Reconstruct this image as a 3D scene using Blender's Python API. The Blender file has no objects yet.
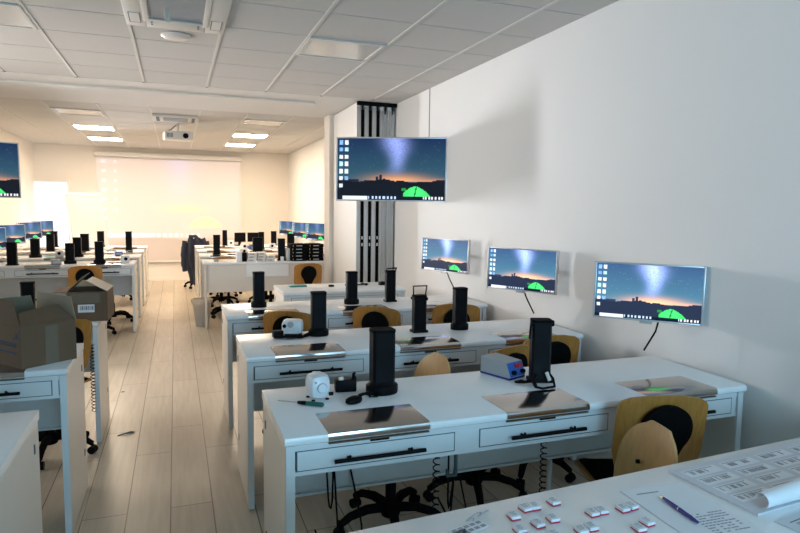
import bpy, bmesh, math, random
from mathutils import Vector, Matrix
random.seed(7)
SC = bpy.context.scene
COL = SC.collection
PI = math.pi

# ------------------------------------------------------------------ camera
cam_d = bpy.data.cameras.new('camera'); cam = bpy.data.objects.new('camera', cam_d); COL.objects.link(cam)
yaw, pitch, roll = .3518, .0927, .0125
fwd = Vector((math.sin(yaw)*math.cos(pitch), math.cos(yaw)*math.cos(pitch), -math.sin(pitch)))
rt = Vector((math.cos(yaw), -math.sin(yaw), 0)); up = rt.cross(fwd)
r2 = rt*math.cos(roll) + up*math.sin(roll); u2 = up*math.cos(roll) - rt*math.sin(roll)
M = Matrix((r2, u2, -fwd)).transposed().to_4x4(); M.translation = (0, 0, 1.613)
cam.matrix_world = M
cam_d.sensor_width = 36; cam_d.lens = 611.7/800*36; cam_d.clip_start = .05
SC.camera = cam

# ------------------------------------------------------------------ world, light, exposure
w = bpy.data.worlds.new('world'); SC.world = w; w.use_nodes = True
w.node_tree.nodes['Background'].inputs[0].default_value = (.5, .68, .8, 1)
w.node_tree.nodes['Background'].inputs[1].default_value = .8
SC.view_settings.view_transform = 'Standard'; SC.view_settings.look = 'None'
SC.view_settings.exposure = 1.68; SC.view_settings.gamma = 1; SC.view_settings.use_curve_mapping = False
LAMP_STRENGTH = 16.5       # rear ceiling panels
DOOR_STRENGTH = .38        # daylit glazed door at the far end

def area(name, loc, rot, sx, sy, col, power):
    d = bpy.data.lights.new(name, 'AREA'); d.shape = 'RECTANGLE'; d.size = sx; d.size_y = sy
    d.color = col; d.energy = power
    o = bpy.data.objects.new(name, d); COL.objects.link(o); o.location = loc; o.rotation_euler = rot
    return o
# daylight entering by the windows behind the camera
area('window_daylight', (1.1, -2.9, 1.75), (PI/2, 0, 0), 2.0, 1.5, (.32, .69, 1.0), 33)
area('side_fill_light', (-2.60, 5.7, 1.75), (PI/2, 0, -PI/2), 2.6, 1.5, (1.0, .955, .92), 15.5).data.spread = math.radians(130)  # fill lamp added at the unseen left wall to brighten the front half
# daylight through the glazed door at the far left, falling across the room
dl = area('door_daylight', (-2.28, 13.5, 1.25), (0, 0, 0), .4, 1.7, (.93, .95, 1.0), 11)
dl.rotation_euler = (Vector((2.465, 4.2, 1.9))-Vector((-2.28, 13.5, 1.25))).to_track_quat('-Z', 'Y').to_euler(); dl.data.spread = math.radians(36)

# ------------------------------------------------------------------ materials
def mat(name, col, rough=.5, metal=0, noise=0, scale=20, emit=None, es=0, spec=.5, alpha=None, bump=0, trans=0):
    m = bpy.data.materials.new(name); m.use_nodes = True; nt = m.node_tree; b = nt.nodes['Principled BSDF']
    b.inputs['Base Color'].default_value = (*col, 1); b.inputs['Roughness'].default_value = rough
    b.inputs['Metallic'].default_value = metal; b.inputs['Specular IOR Level'].default_value = spec
    if trans: b.inputs['Transmission Weight'].default_value = trans
    if noise or bump:
        tc = nt.nodes.new('ShaderNodeTexCoord'); n = nt.nodes.new('ShaderNodeTexNoise')
        n.inputs['Scale'].default_value = scale; n.inputs['Detail'].default_value = 4
        nt.links.new(tc.outputs['Object'], n.inputs['Vector'])
        if noise:
            r = nt.nodes.new('ShaderNodeMapRange'); r.inputs['To Min'].default_value = 1-noise; r.inputs['To Max'].default_value = 1+noise
            nt.links.new(n.outputs['Fac'], r.inputs['Value'])
            v = nt.nodes.new('ShaderNodeVectorMath'); v.operation = 'SCALE'; v.inputs[0].default_value = col
            nt.links.new(r.outputs['Result'], v.inputs['Scale']); nt.links.new(v.outputs[0], b.inputs['Base Color'])
        if bump:
            bp = nt.nodes.new('ShaderNodeBump'); bp.inputs['Strength'].default_value = bump; bp.inputs['Distance'].default_value = .002
            nt.links.new(n.outputs['Fac'], bp.inputs['Height']); nt.links.new(bp.outputs[0], b.inputs['Normal'])
    if emit:
        b.inputs['Emission Color'].default_value = (*emit, 1); b.inputs['Emission Strength'].default_value = es
    if alpha is not None: b.inputs['Alpha'].default_value = alpha
    return m
MT = dict(
    wall=mat('wall_paint', (.85, .845, .83), .65, noise=.015, scale=3, bump=.05),
    rearwall=mat('rear_wall_paint', (.84, .78, .70), .7, noise=.015, scale=3),
    tile=mat('ceiling_tile', (.60, .58, .555), .8, noise=.03, scale=160, bump=.15),
    soffit=mat('soffit_paint', (.70, .68, .65), .7, noise=.02, scale=4),
    tbar=mat('ceiling_bar', (.68, .66, .62), .5, spec=.25, noise=.01),
    joint=mat('ceiling_joint', (.22, .19, .16), .8, noise=.05),
    lam=mat('white_laminate', (.90, .91, .91), .22, noise=.01, scale=6, spec=.4),
    front=mat('desk_front', (.74, .78, .79), .35, noise=.01, scale=8),
    side=mat('desk_side', (.78, .72, .64), .3, noise=.015, scale=5),
    line=mat('dark_reveal', (.09, .12, .135), .7, noise=.05),
    steel=mat('stainless_steel', (.48, .46, .44), .13, 1, noise=.04, scale=40),
    black=mat('black_plastic', (.004, .004, .005), .5, spec=.1, noise=.1, scale=60),
    blackm=mat('black_matt', (.004, .004, .0045), .8, spec=.08, noise=.1, scale=60),
    blackg=mat('black_anodised', (.0045, .0045, .006), .4, 0, spec=.10, noise=.1, scale=60),
    ply=mat('beech_ply', (.50, .225, .045), .38),
    plyl=mat('light_beech_ply', (.62, .35, .12), .35),
    card=mat('cardboard', (.155, .098, .055), .85, noise=.08, scale=12, bump=.1),
    cardl=mat('cardboard_inside', (.30, .26, .18), .85, noise=.06, scale=12),
    tape=mat('parcel_tape', (.19, .155, .11), .25, noise=.08, scale=30),
    wrap=mat('bubble_film', (.62, .55, .45), .25, noise=.25, scale=70, bump=.6),
    white=mat('white_plastic', (.83, .84, .86), .3, noise=.01),
    pad=mat('flipchart_pad', (.56, .52, .50), .8, noise=.01),
    offw=mat('cream_plastic', (.78, .75, .70), .4, noise=.03),
    grey=mat('grey_plastic', (.33, .36, .38), .45, noise=.04),
    lgrey=mat('light_grey_metal', (.52, .53, .53), .35, .4, noise=.03),
    blue=mat('blue_panel', (.03, .12, .42), .35, noise=.05),
    dblue=mat('dark_blue', (.01, .02, .22), .35, noise=.05),
    red=mat('red_edge', (.55, .02, .05), .4, noise=.05),
    green=mat('green_handle', (.005, .11, .075), .35, noise=.06),
    teal=mat('teal_case', (.05, .30, .27), .5, noise=.06),
    paper=mat('paper', (.84, .84, .86), .7, noise=.01),
    sheet=mat('label_sheet', (.66, .66, .70), .4, noise=.02),
    ink=mat('grey_ink', (.36, .34, .36), .7, noise=.2, scale=90),
    inkd=mat('dark_ink', (.13, .13, .15), .7, noise=.1),
    inkb=mat('blue_ink', (.01, .045, .12), .6, noise=.1),
    navy=mat('navy_cloth', (.022, .030, .055), .9, noise=.2, scale=25, bump=.4),
    alu=mat('aluminium', (.62, .62, .60), .32, .8, noise=.03),
    slat=mat('partition_profile', (.50, .50, .49), .4, .3, noise=.03),
    panelw=mat('partition_laminate', (.80, .77, .72), .5, noise=.01),
    bin=mat('frosted_bin', (.62, .60, .55), .4, noise=.03, trans=.35),
    brass=mat('brass', (.6, .42, .18), .3, .9, noise=.05),
    lampoff=mat('lamp_diffuser_off', (.72, .68, .62), .18, noise=.01),
    frame=mat('silver_bezel', (.66, .67, .69), .3, .5, noise=.02),
    lampon=mat('lamp_diffuser_lit', (.9, .9, .9), .4, emit=(1, .81, .60), es=LAMP_STRENGTH),
    doorg=mat('daylit_glass', (.25, .3, .33), .3, emit=(.80, .93, 1.0), es=DOOR_STRENGTH),
    grille=mat('intake_grille', (.30, .34, .39), .5, noise=.05, scale=90),
    scr=mat('projection_fabric', (.80, .78, .76), .8, noise=.01),
)
for k, dk in (('ply', .72), ('plyl', .85)):        # wood grain
    m = MT[k]; nt = m.node_tree; b = nt.nodes['Principled BSDF']; c = b.inputs['Base Color'].default_value[:3]
    tc = nt.nodes.new('ShaderNodeTexCoord'); mp = nt.nodes.new('ShaderNodeMapping'); mp.inputs['Scale'].default_value = (14, 14, 1.2)
    n = nt.nodes.new('ShaderNodeTexNoise'); n.inputs['Scale'].default_value = 5; n.inputs['Detail'].default_value = 6
    cr = nt.nodes.new('ShaderNodeValToRGB'); cr.color_ramp.elements[0].position = .3; cr.color_ramp.elements[1].position = .7
    cr.color_ramp.elements[0].color = (*[x*dk for x in c], 1); cr.color_ramp.elements[1].color = (*c, 1)
    nt.links.new(tc.outputs['Object'], mp.inputs[0]); nt.links.new(mp.outputs[0], n.inputs[0]); nt.links.new(n.outputs['Fac'], cr.inputs[0]); nt.links.new(cr.outputs[0], b.inputs['Base Color'])

def floor_mat():
    m = bpy.data.materials.new('laminate_planks'); m.use_nodes = True; nt = m.node_tree; b = nt.nodes['Principled BSDF']
    tc = nt.nodes.new('ShaderNodeTexCoord'); mp = nt.nodes.new('ShaderNodeMapping')
    mp.inputs['Rotation'].default_value = (0, 0, PI/2); mp.inputs['Location'].default_value = (.35, .055, 0)
    br = nt.nodes.new('ShaderNodeTexBrick'); br.inputs['Scale'].default_value = 1
    br.inputs['Brick Width'].default_value = 1.28; br.inputs['Row Height'].default_value = .215
    br.inputs['Mortar Size'].default_value = .0035; br.inputs['Mortar Smooth'].default_value = .2; br.offset = .37; br.inputs['Bias'].default_value = 0
    br.inputs['Color1'].default_value = (.60, .515, .40, 1); br.inputs['Color2'].default_value = (.68, .595, .47, 1); br.inputs['Mortar'].default_value = (.25, .18, .12, 1)
    n = nt.nodes.new('ShaderNodeTexNoise'); n.inputs['Scale'].default_value = 4; n.inputs['Detail'].default_value = 7
    mp2 = nt.nodes.new('ShaderNodeMapping'); mp2.inputs['Scale'].default_value = (9, .6, 1)
    mx = nt.nodes.new('ShaderNodeMix'); mx.data_type = 'RGBA'; mx.blend_type = 'MULTIPLY'; mx.inputs['Factor'].default_value = .5
    cr = nt.nodes.new('ShaderNodeValToRGB'); cr.color_ramp.elements[0].color = (.62, .57, .52, 1); cr.color_ramp.elements[0].position = .25; cr.color_ramp.elements[1].position = .75
    L = nt.links.new
    L(tc.outputs['Object'], mp.inputs[0]); L(mp.outputs[0], br.inputs[0]); L(tc.outputs['Object'], mp2.inputs[0]); L(mp2.outputs[0], n.inputs[0])
    L(n.outputs['Fac'], cr.inputs[0]); L(br.outputs['Color'], mx.inputs['A']); L(cr.outputs[0], mx.inputs['B']); L(mx.outputs['Result'], b.inputs['Base Color'])
    b.inputs['Roughness'].default_value = .33
    bp = nt.nodes.new('ShaderNodeBump'); bp.inputs['Strength'].default_value = .3; bp.inputs['Distance'].default_value = .002; bp.invert = True
    L(br.outputs['Fac'], bp.inputs['Height']); L(bp.outputs[0], b.inputs['Normal'])
    return m
MT['floor'] = floor_mat()

# ------------------------------------------------------------------ mesh helpers
class MB:
    def __init__(s): s.v = []; s.f = []; s.mi = []; s.cur = 0
    def add(s, vs, fs):
        o = len(s.v); s.v += [tuple(p) for p in vs]; s.f += [tuple(i+o for i in f) for f in fs]; s.mi += [s.cur]*len(fs); return s
    def box(s, x0, x1, y0, y1, z0, z1, b=0):
        if b <= 0:
            return s.add([(x, y, z) for z in (z0, z1) for x, y in ((x0, y0), (x1, y0), (x1, y1), (x0, y1))],
                         [(3, 2, 1, 0), (4, 5, 6, 7), (0, 1, 5, 4), (1, 2, 6, 5), (2, 3, 7, 6), (3, 0, 4, 7)])
        bm = bmesh.new(); bmesh.ops.create_cube(bm, size=1)
        for v in bm.verts: v.co = Vector(((x0+x1)/2 + v.co.x*(x1-x0), (y0+y1)/2 + v.co.y*(y1-y0), (z0+z1)/2 + v.co.z*(z1-z0)))
        bmesh.ops.bevel(bm, geom=bm.edges[:], offset=b, segments=2, affect='EDGES', profile=.5)
        return s.bm(bm)
    def bm(s, bm):
        bm.verts.ensure_lookup_table(); bm.verts.index_update()
        s.add([v.co for v in bm.verts], [[v.index for v in f.verts] for f in bm.faces]); bm.free(); return s
    def tube(s, pts, r, n=8, caps=True):
        pts = [Vector(p) for p in pts]; rs = r if isinstance(r, (list, tuple)) else [r]*len(pts)
        vs = []; prev = None
        for i, p in enumerate(pts):
            t = (pts[min(i+1, len(pts)-1)] - pts[max(i-1, 0)]).normalized()
            if prev is None:
                a = Vector((0, 0, 1)) if abs(t.z) < .9 else Vector((1, 0, 0)); x = t.cross(a).normalized()
            else: x = (prev - t*prev.dot(t)).normalized()
            prev = x; y = t.cross(x)
            vs += [p + (x*math.cos(2*PI*k/n) + y*math.sin(2*PI*k/n))*rs[i] for k in range(n)]
        fs = [(i*n+k, i*n+(k+1) % n, (i+1)*n+(k+1) % n, (i+1)*n+k) for i in range(len(pts)-1) for k in range(n)]
        if caps: fs += [tuple(range(n))[::-1], tuple((len(pts)-1)*n+k for k in range(n))]
        return s.add(vs, fs)
    def lathe(s, prof, c=(0, 0, 0), n=20, sx=1, sy=1):
        vs = [(c[0]+r*sx*math.cos(2*PI*k/n), c[1]+r*sy*math.sin(2*PI*k/n), c[2]+z) for r, z in prof for k in range(n)]
        fs = [(i*n+k, i*n+(k+1) % n, (i+1)*n+(k+1) % n, (i+1)*n+k) for i in range(len(prof)-1) for k in range(n)]
        fs += [tuple(range(n))[::-1], tuple((len(prof)-1)*n+k for k in range(n))]
        return s.add(vs, fs)
    def prism(s, poly, z0, z1):
        n = len(poly)
        return s.add([(x, y, z0) for x, y in poly]+[(x, y, z1) for x, y in poly],
                     [tuple(range(n))[::-1], tuple(range(n, 2*n))]+[(i, (i+1) % n, n+(i+1) % n, n+i) for i in range(n)])
    def xform(s, mtx, start=0):
        for i in range(start, len(s.v)): s.v[i] = tuple(mtx @ Vector(s.v[i]))
        return s
    def build(s, name, m, parent=None, smooth=None, loc=None, rot=None):
        me = bpy.data.meshes.new(name); me.from_pydata(s.v, [], s.f)
        ms = m if isinstance(m, (list, tuple)) else [m]
        for q in ms: me.materials.append(MT[q] if isinstance(q, str) else q)
        if len(ms) > 1: me.polygons.foreach_set('material_index', s.mi)
        bm = bmesh.new(); bm.from_mesh(me); bmesh.ops.recalc_face_normals(bm, faces=bm.faces[:]); bm.to_mesh(me); bm.free()
        if smooth is not None:
            me.polygons.foreach_set('use_smooth', [True]*len(me.polygons)); me.set_sharp_from_angle(angle=math.radians(smooth))
        me.update()
        o = bpy.data.objects.new(name, me); COL.objects.link(o)
        if parent: o.parent = parent
        if loc: o.location = loc
        if rot: o.rotation_euler = rot
        return o
def coil(x, y, z0, z1, r=.014, turns=18, per=9, wob=0):
    n = turns*per
    return [(x+r*math.cos(2*PI*i/per)+wob*math.sin(3*i/n), y+r*math.sin(2*PI*i/per), z0+(z1-z0)*i/n) for i in range(n+1)]
def thing(name, label, cat, loc=(0, 0, 0), rz=0, group=None):
    o = bpy.data.objects.new(name, None); o.empty_display_size = .1; COL.objects.link(o)
    o.location = loc; o.rotation_euler = (0, 0, rz); return tag(o, label, cat, group)
def tag(o, label=None, cat=None, group=None, kind=None):
    if label: o['label'] = label
    if cat: o['category'] = cat
    if group: o['group'] = group
    if kind: o['kind'] = kind
    return o
def dup(root, loc=None, rz=None, label=None, group=None):
    kids = [c for c in ALLK(root)]
    r = root.copy(); COL.objects.link(r)
    if loc is not None: r.location = loc
    if rz is not None: r.rotation_euler = (root.rotation_euler.x, root.rotation_euler.y, rz)
    if label: r['label'] = label
    if group: r['group'] = group
    for c in kids:
        d = c.copy(); COL.objects.link(d); d.parent = r
        for g in ALLK(c):
            e = g.copy(); COL.objects.link(e); e.parent = d
    return r
def ALLK(o): return [c for c in SC.objects if c.parent == o]
def struct(name, mb, m, smooth=None):
    return tag(mb.build(name, m, smooth=smooth), kind='structure')

# ------------------------------------------------------------------ room shell
CZ = 2.848; XL, XR = -2.67, 2.465; YB, YF = 14.3, -2.6
struct('floor', MB().box(XL-.15, XR+.15, YF-.15, YB+.15, -.1, 0), 'floor')
struct('wall_right', MB().box(XR, XR+.12, YF, YB, 0, CZ+.1), 'wall')
struct('trim_1', MB().box(XR-.004, XR-.0005, 5.885, 5.897, 1.9, CZ), 'joint')
struct('wall_left', MB().box(XL-.12, XL, YF, YB, 0, CZ+.1), 'rearwall')
struct('wall_far', MB().box(XL-.12, XR+.12, YB, YB+.12, 0, CZ+.1), 'rearwall')
mb = MB(); 
mb.box(XL-.12, XR+.12, YF-.12, YF, 0, .95); mb.box(XL-.12, XR+.12, YF-.12, YF, 2.55, CZ+.1)
mb.box(XL-.12, .05, YF-.12, YF, .95, 2.55); mb.box(2.15, XR+.12, YF-.12, YF, .95, 2.55)
struct('wall_near', mb, 'wall')
mb = MB()
for y in (4.3, 5.65, 7.0): mb.box(XL+.001, XL+.03, y, y+.05, .95, 2.55)
for z in (.95, 2.50): mb.box(XL+.001, XL+.03, 4.35, 7.0, z, z+.05)
struct('added_window_frame', mb, 'white')  # made-up frame around the added side fill, out of view
mb = MB()
for x in (.05, 1.08, 2.10): mb.box(x, x+.05, YF-.1, YF-.04, .95, 2.55)
for z in (.95, 2.50): mb.box(.1, 2.1, YF-.1, YF-.04, z, z+.05)
struct('window_1', mb, 'white')

# ceiling: tiles with a fine dark joint, over a backing
struct('ceiling', MB().box(XL-.1, XR+.1, YF-.1, YB+.1, CZ+.012, CZ+.1), 'joint')
GX = [-.870+.6*k for k in range(-3, 6)] ; GX = [g for g in GX]
GY = .565
holes = [(-1.47, -.87, 4.485), (.93, 1.53, 4.485), (-.27, .33, 3.92), (-.27, .33, 3.355)]
ylines_f = [3.92+GY*k for k in range(-11, 6)]      # to 6.745
ylines_r = [8.35+.565*k for k in range(0, 11)]
xs = [XL]+[g for g in GX if XL+.05 < g < XR-.05]+[XR]
mb = MB()
rear_cells = {}
def is_hole(x0, y0, L):
    return any(abs(x0-a) < .08 and abs(y0-c) < .05 for a, b, c in L)
ys = [YF]+[y for y in ylines_f if y > YF+.05]
for i in range(len(xs)-1):
    for j in range(len(ys)-1):
        if is_hole(xs[i], ys[j], holes): continue
        mb.box(xs[i]+.004, xs[i+1]-.004, ys[j]+.0055, ys[j+1]-.0055, CZ, CZ+.011)
YR0 = ylines_f[-1]+.0; 
lamp_on = [(-1.47, 10.61), (-1.47, 12.305), (.93, 10.61), (.93, 12.305)]
lamp_off = [(-1.47, 8.915), (.93, 8.915)]
rholes = [(a, 0, c) for a, c in lamp_on+lamp_off]+[(-.27, 0, 8.915)]
ysr = ylines_r+[YB]
for i in range(len(xs)-1):
    for j in range(len(ysr)-1):
        if is_hole(xs[i], ysr[j], rholes): continue
        mb.box(xs[i]+.004, xs[i+1]-.004, ysr[j]+.005, ysr[j+1]-.005, CZ, CZ+.011)
struct('ceiling_tiles', mb, 'tile')
mb = MB().box(XL, XR, 6.75, 8.345, CZ-.001, CZ+.011)
struct('ceiling_band', mb, 'soffit')
mb = MB().box(XL, 1.55, 7.16, 7.30, CZ-.022, CZ-.001, .004)
struct('trim_2', mb, 'tbar')
mb = MB(); jj = MB()
for g in GX:
    if XL+.05 < g < XR-.05:
        mb.box(g-.011, g+.011, YF, 6.72, CZ-.006, CZ+.001); mb.box(g-.011, g+.011, 8.36, YB, CZ-.005, CZ+.001)
        jj.box(g-.012, g+.012, 6.72, 6.745, CZ-.008, CZ+.001)
struct('trim_3', mb, 'tbar'); struct('trim_4', jj, 'joint')

# daylit glazed door at far left, with frame
mb = MB().box(-2.665, -2.08, YB-.06, YB-.005, 0, 2.08)
struct('door_1', mb, 'doorg')
mb = MB().box(-2.08, -2.03, YB-.09, YB-.002, 0, 2.13).box(-2.665, -2.08, YB-.09, YB-.002, 2.08, 2.13)
struct('trim_5', mb, 'panelw')
struct('baseboard_far', MB().box(-2.02, XR, YB-.015, YB-.001, 0, .07), 'rearwall')

# ------------------------------------------------------------------ ceiling fixtures
def ceiling_lamp(x, y, lit, label):
    t = thing('ceiling_lamp', label, 'ceiling light', (x, y, CZ), 0, 'recessed square ceiling lights')
    wx, wy = .59, .555
    mb = MB()
    for a in ((0.005, .03, .005, wy-.005), (wx-.025, wx, .005, wy-.005), (.03, wx-.025, .005, .03), (.03, wx-.025, wy-.03, wy-.005)):
        mb.box(a[0], a[1], a[2], a[3], -.012, .008)
    mb.build('frame', 'tbar', t)
    MB().box(.031, wx-.026, .031, wy-.031, -.006, .004).build('diffuser', 'lampon' if lit else 'lampoff', t)
    return t
ceiling_lamp(-1.47, 4.485, False, 'unlit square ceiling light at the upper left corner of the photo')
ceiling_lamp(.93, 4.485, False, 'unlit square ceiling light above the hanging television on the right')
ceiling_lamp(-1.47, 8.915, False, 'unlit ceiling light in left column just behind the ceiling strip')
ceiling_lamp(.93, 8.915, False, 'unlit ceiling light in right column just behind the ceiling strip')
ceiling_lamp(-1.47, 10.61, True, 'lit ceiling light in the left column, nearer of the two lit there')
ceiling_lamp(-1.47, 12.305, True, 'lit ceiling light in the left column, farther of the two lit there')
ceiling_lamp(.93, 10.61, True, 'lit ceiling light in the right column, nearer of the two lit there')
ceiling_lamp(.93, 12.305, True, 'lit ceiling light in the right column, farther of the two lit there')

t = thing('air_conditioner', 'white ceiling cassette air conditioner with grey intake grille near the camera', 'air conditioner', (.03, 3.98, CZ), 0, 'ceiling air conditioners')
W, D0, D1 = .31, -.625, .61
mb = MB()
mb.box(-W, -.185, D0, D1, -.03, .005, .006).box(.185, W, D0, D1, -.03, .005, .006)
mb.box(-.185, .185, .44, D1, -.03, .005, .006).box(-.185, .185, D0, -.44, -.03, .005, .006)
mb.build('casing', 'tbar', t, 30)
MB().box(-.185, .185, -.44, .44, -.024, -.002).build('intake_grille', 'grille', t)
mb = MB(); mb.box(-.20, -.165, -.46, .46, -.036, -.0245, .003).box(.165, .20, -.46, .46, -.036, -.0245, .003).box(-.165, .165, .40, .44, -.036, -.0245, .003).box(-.165, .165, -.46, -.42, -.036, -.0245, .003)
mb.build('intake_frame', 'tbar', t, 30)
for x in (-.25, .25):
    f = MB().box(x-.03, x+.03, .3, .5, -.034, -.029).build('louvre', 'panelw', t)
    mb = MB()
    mb.box(x-.034, x-.03, .3, .5, -.035, -.0285).box(x+.03, x+.034, .3, .5, -.035, -.0285).box(x-.034, x+.034, .5, .504, -.035, -.0285)
    mb.build('slot', 'line', f)
mb = MB()
for x, y in ((-.15, .52), (.14, .52), (-.15, .47), (.14, .47)): mb.box(x-.006, x+.006, y-.006, y+.006, -.034, -.029)
mb.build('screw', 'line', t)
tg = tag(MB().box(-.016, .016, -.006, .006, -.11, -.031, .005).build('hanging_tag', 'wrap', None, 30, (-.02, 4.12, CZ)), 'small translucent tag hanging from the ceiling air conditioner', 'tag')
# rear cassette
t = thing('air_conditioner', 'square white ceiling cassette air conditioner above the projector in the rear', 'air conditioner', (.03, 9.2, CZ), 0, 'ceiling air conditioners')
MB().box(-.30, .30, -.28, .28, -.03, .005, .008).build('casing', 'tbar', t, 30)
MB().box(-.16, .16, -.16, .16, -.036, -.0301).build('intake_grille', 'grille', t)
for sx in (-1, 1):
    MB().box(sx*.23-.02, sx*.23+.02, -.2, .2, -.036, -.0301).build('louvre', 'line', t)
tag(MB().lathe([(.098, 0), (.105, -.01), (.09, -.022), (.05, -.028), (.001, -.029)], n=28).build('smoke_detector', 'offw', None, 40, (.03, 4.83, CZ-.0005)),
    'round white detector dome on ceiling behind the near air conditioner', 'smoke detector')
# projector
t = thing('projector', 'white projector hanging from the rear ceiling in front of the screen', 'projector', (.06, 9.85, 2.60), .12)
MB().box(-.2, .2, -.14, .14, 0, .125, .02).build('casing', 'offw', t, 30)
MB().tube([(0, 0, .12), (0, 0, CZ-2.6)], .018, 10).build('mount_pole', 'alu', t)
MB().tube([(.09, -.155, .06), (.09, -.13, .06)], .04, 16).build('lens', 'black', t, 40)
mb = MB()
for k in range(5): mb.box(-.17+k*.018, -.16+k*.018, -.1415, -.1395, .03, .09)
mb.build('vent', 'line', t)
MB().tube([(0.01, 0, .25), (-.05, .0, .2), (-.1, -.02, .15), (-.16, -.03, .125)], .006, 6).build('cable', 'black', t)

# ------------------------------------------------------------------ folding partition
t = thing('folding_partition', 'stack of parked folding wall panels with grey profiles and black seals', 'partition', (1.985, 6.90, 0))
pw = .093
for k in range(5):
    x0 = k*pw
    p = MB().box(x0, x0+pw-.044, .012, 1.12, .02, CZ-.012).build('panel', 'panelw', t)
    mb = MB()
    if k < 3:
        mb.box(x0-.002, x0+pw-.046, 0, .012, .02, CZ-.06, .003)
    else:
        mb.box(x0-.002, x0+.018, 0, .012, .02, CZ-.09, .003).box(x0+.024, x0+.044, 0, .012, .02, CZ-.09, .003).box(x0+.048, x0+.060, 0.002, .012, .02, CZ-.09, .003)
    mb.build('edge_profile', 'slat', p, 30)
    s = MB().box(x0+pw-.0435, x0+pw-.002, .02, 1.10, .025, CZ-.092)
    s.build('seal', 'blackm' if k < 3 else 'slat', p)
    if k < 3:
        mb = MB()
        for z in (1.18, 1.26): mb.box(x0+pw-.028, x0+pw-.012, .012, .0199, z, z+.035)
        mb.build('latch', 'alu', p)
    MB().tube([(x0+.06, -.006, CZ-.13), (x0+.06, -.006, CZ-.04)], .007, 8).build('hanger', 'black', p)
MB().box(-.002, .478, -.03, .01, CZ-.045, CZ-.003).build('track', 'blackm', t)
struct('wall_partition_pocket', MB().box(1.935, XR, 8.05, 8.34, 0, CZ), 'rearwall')

# ------------------------------------------------------------------ projection screen and flipchart
SW, SH = 2.91, 2.17
t = thing('projection_screen', 'large white projection screen on the far wall showing a washed-out desktop', 'projection screen', (-.075, YB-.0615, .44))
def decal_mat(name, c, e): return mat(name, c, .8, emit=c, es=e, noise=.001)
NX, NZ = 96, 66
def proj_px(u, v):
    v = v*1.30; c = [.10, .088, .085]
    if v > 1.0: return [.02, .017, .015]
    g = math.exp(-((u-.56)/.09)**2)*max(0, 1-v*1.6); c = [c[0]+.02*g, c[1]+.03*g, c[2]+.09*g]
    g = math.exp(-((u-.6)/.14)**2-((v-.62)/.035)**2); c = [c[0]+.08*g, c[1]+.06*g, c[2]-.05*g]
    x = (u-.74)/.115; y = (v-.86)/.13
    if abs(x) < 1 and -(1-x*x)**.6 < y < .06: c = [.08, .26, .05]
    if v < .86:
        for iu in (.045, .125):
            for k in range(7 if iu < .1 else 6):
                if abs(u-iu) < .014 and abs(v-(.045+k*.118)) < .019: c = [.16, .185, .235]
    if .955 < v < .99:
        if .06 < u < .36: c = [.34, .38, .46]
        elif u < .72 and (u*25) % 1 < .45: c = [.30, .34, .42]
    return c
vs = [(-SW/2+SW*i/NX, 0, SH*j/NZ) for j in range(NZ+1) for i in range(NX+1)]
fs = [(j*(NX+1)+i, j*(NX+1)+i+1, (j+1)*(NX+1)+i+1, (j+1)*(NX+1)+i) for j in range(NZ) for i in range(NX)]
def screen_mat(name, strength, base, rough):
    m = bpy.data.materials.new(name); m.use_nodes = True; nt = m.node_tree; b = nt.nodes['Principled BSDF']
    a = nt.nodes.new('ShaderNodeAttribute'); a.attribute_name = 'picture'
    nt.links.new(a.outputs['Color'], b.inputs['Emission Color']); b.inputs['Emission Strength'].default_value = strength
    b.inputs['Base Color'].default_value = (*base, 1); b.inputs['Roughness'].default_value = rough; b.inputs['Specular IOR Level'].default_value = .12
    return m
def painted(name, vs, fs, fn, m, parent):
    me = bpy.data.meshes.new(name); me.from_pydata(vs, [], fs); me.materials.append(m)
    ca = me.color_attributes.new('picture', 'FLOAT_COLOR', 'CORNER'); buf = []
    for c in fn: buf += [c[0], c[1], c[2], 1]*4
    ca.data.foreach_set('color', buf); me.update()
    o = bpy.data.objects.new(name, me); COL.objects.link(o); o.parent = parent; return o
cols = [proj_px((i+.5)/NX, 1-(j+.5)/NZ) for j in range(NZ) for i in range(NX)]
painted('screen_cloth', vs, fs, cols, screen_mat('projected_picture', .9, (.66, .57, .51), .8), t)
MB().box(-SW/2-.04, SW/2+.04, -.06, .06, SH+.03, SH+.13, .02).build('screen_case', 'offw', t, 30)
MB().box(-SW/2, SW/2, -.01, .01, -.03, 0, .004).build('bottom_bar', 'offw', t, 30)

t = thing('flipchart', 'white flipchart easel standing between bright door and projection screen', 'flipchart', (-1.49, 12.85, 0), .5)
lean = .32
def ez(z): return (z*lean*.5)
mb = MB().add([(-.32, 0+.18*.0, .85), (.32, 0, .85), (.32, .35, 1.83), (-.32, .35, 1.83), (-.32, .02, .85), (.32, .02, .85), (.32, .37, 1.83), (-.32, .37, 1.83)],
             [(0, 1, 2, 3), (4, 7, 6, 5), (0, 4, 5, 1), (1, 5, 6, 2), (2, 6, 7, 3), (3, 7, 4, 0)])
mb.build('pad', 'pad', t)
MB().box(-.33, .33, .33, .38, 1.80, 1.86, .006).build('clamp_bar', 'offw', t, 30)
for x in (-.3, .3):
    MB().tube([(x, .39, 1.82), (x*1.15, -.1, 0.01)], .014, 8).build('leg', 'alu', t)
MB().tube([(0, .41, 1.80), (0, .85, .01)], .014, 8).build('leg', 'alu', t)

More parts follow.
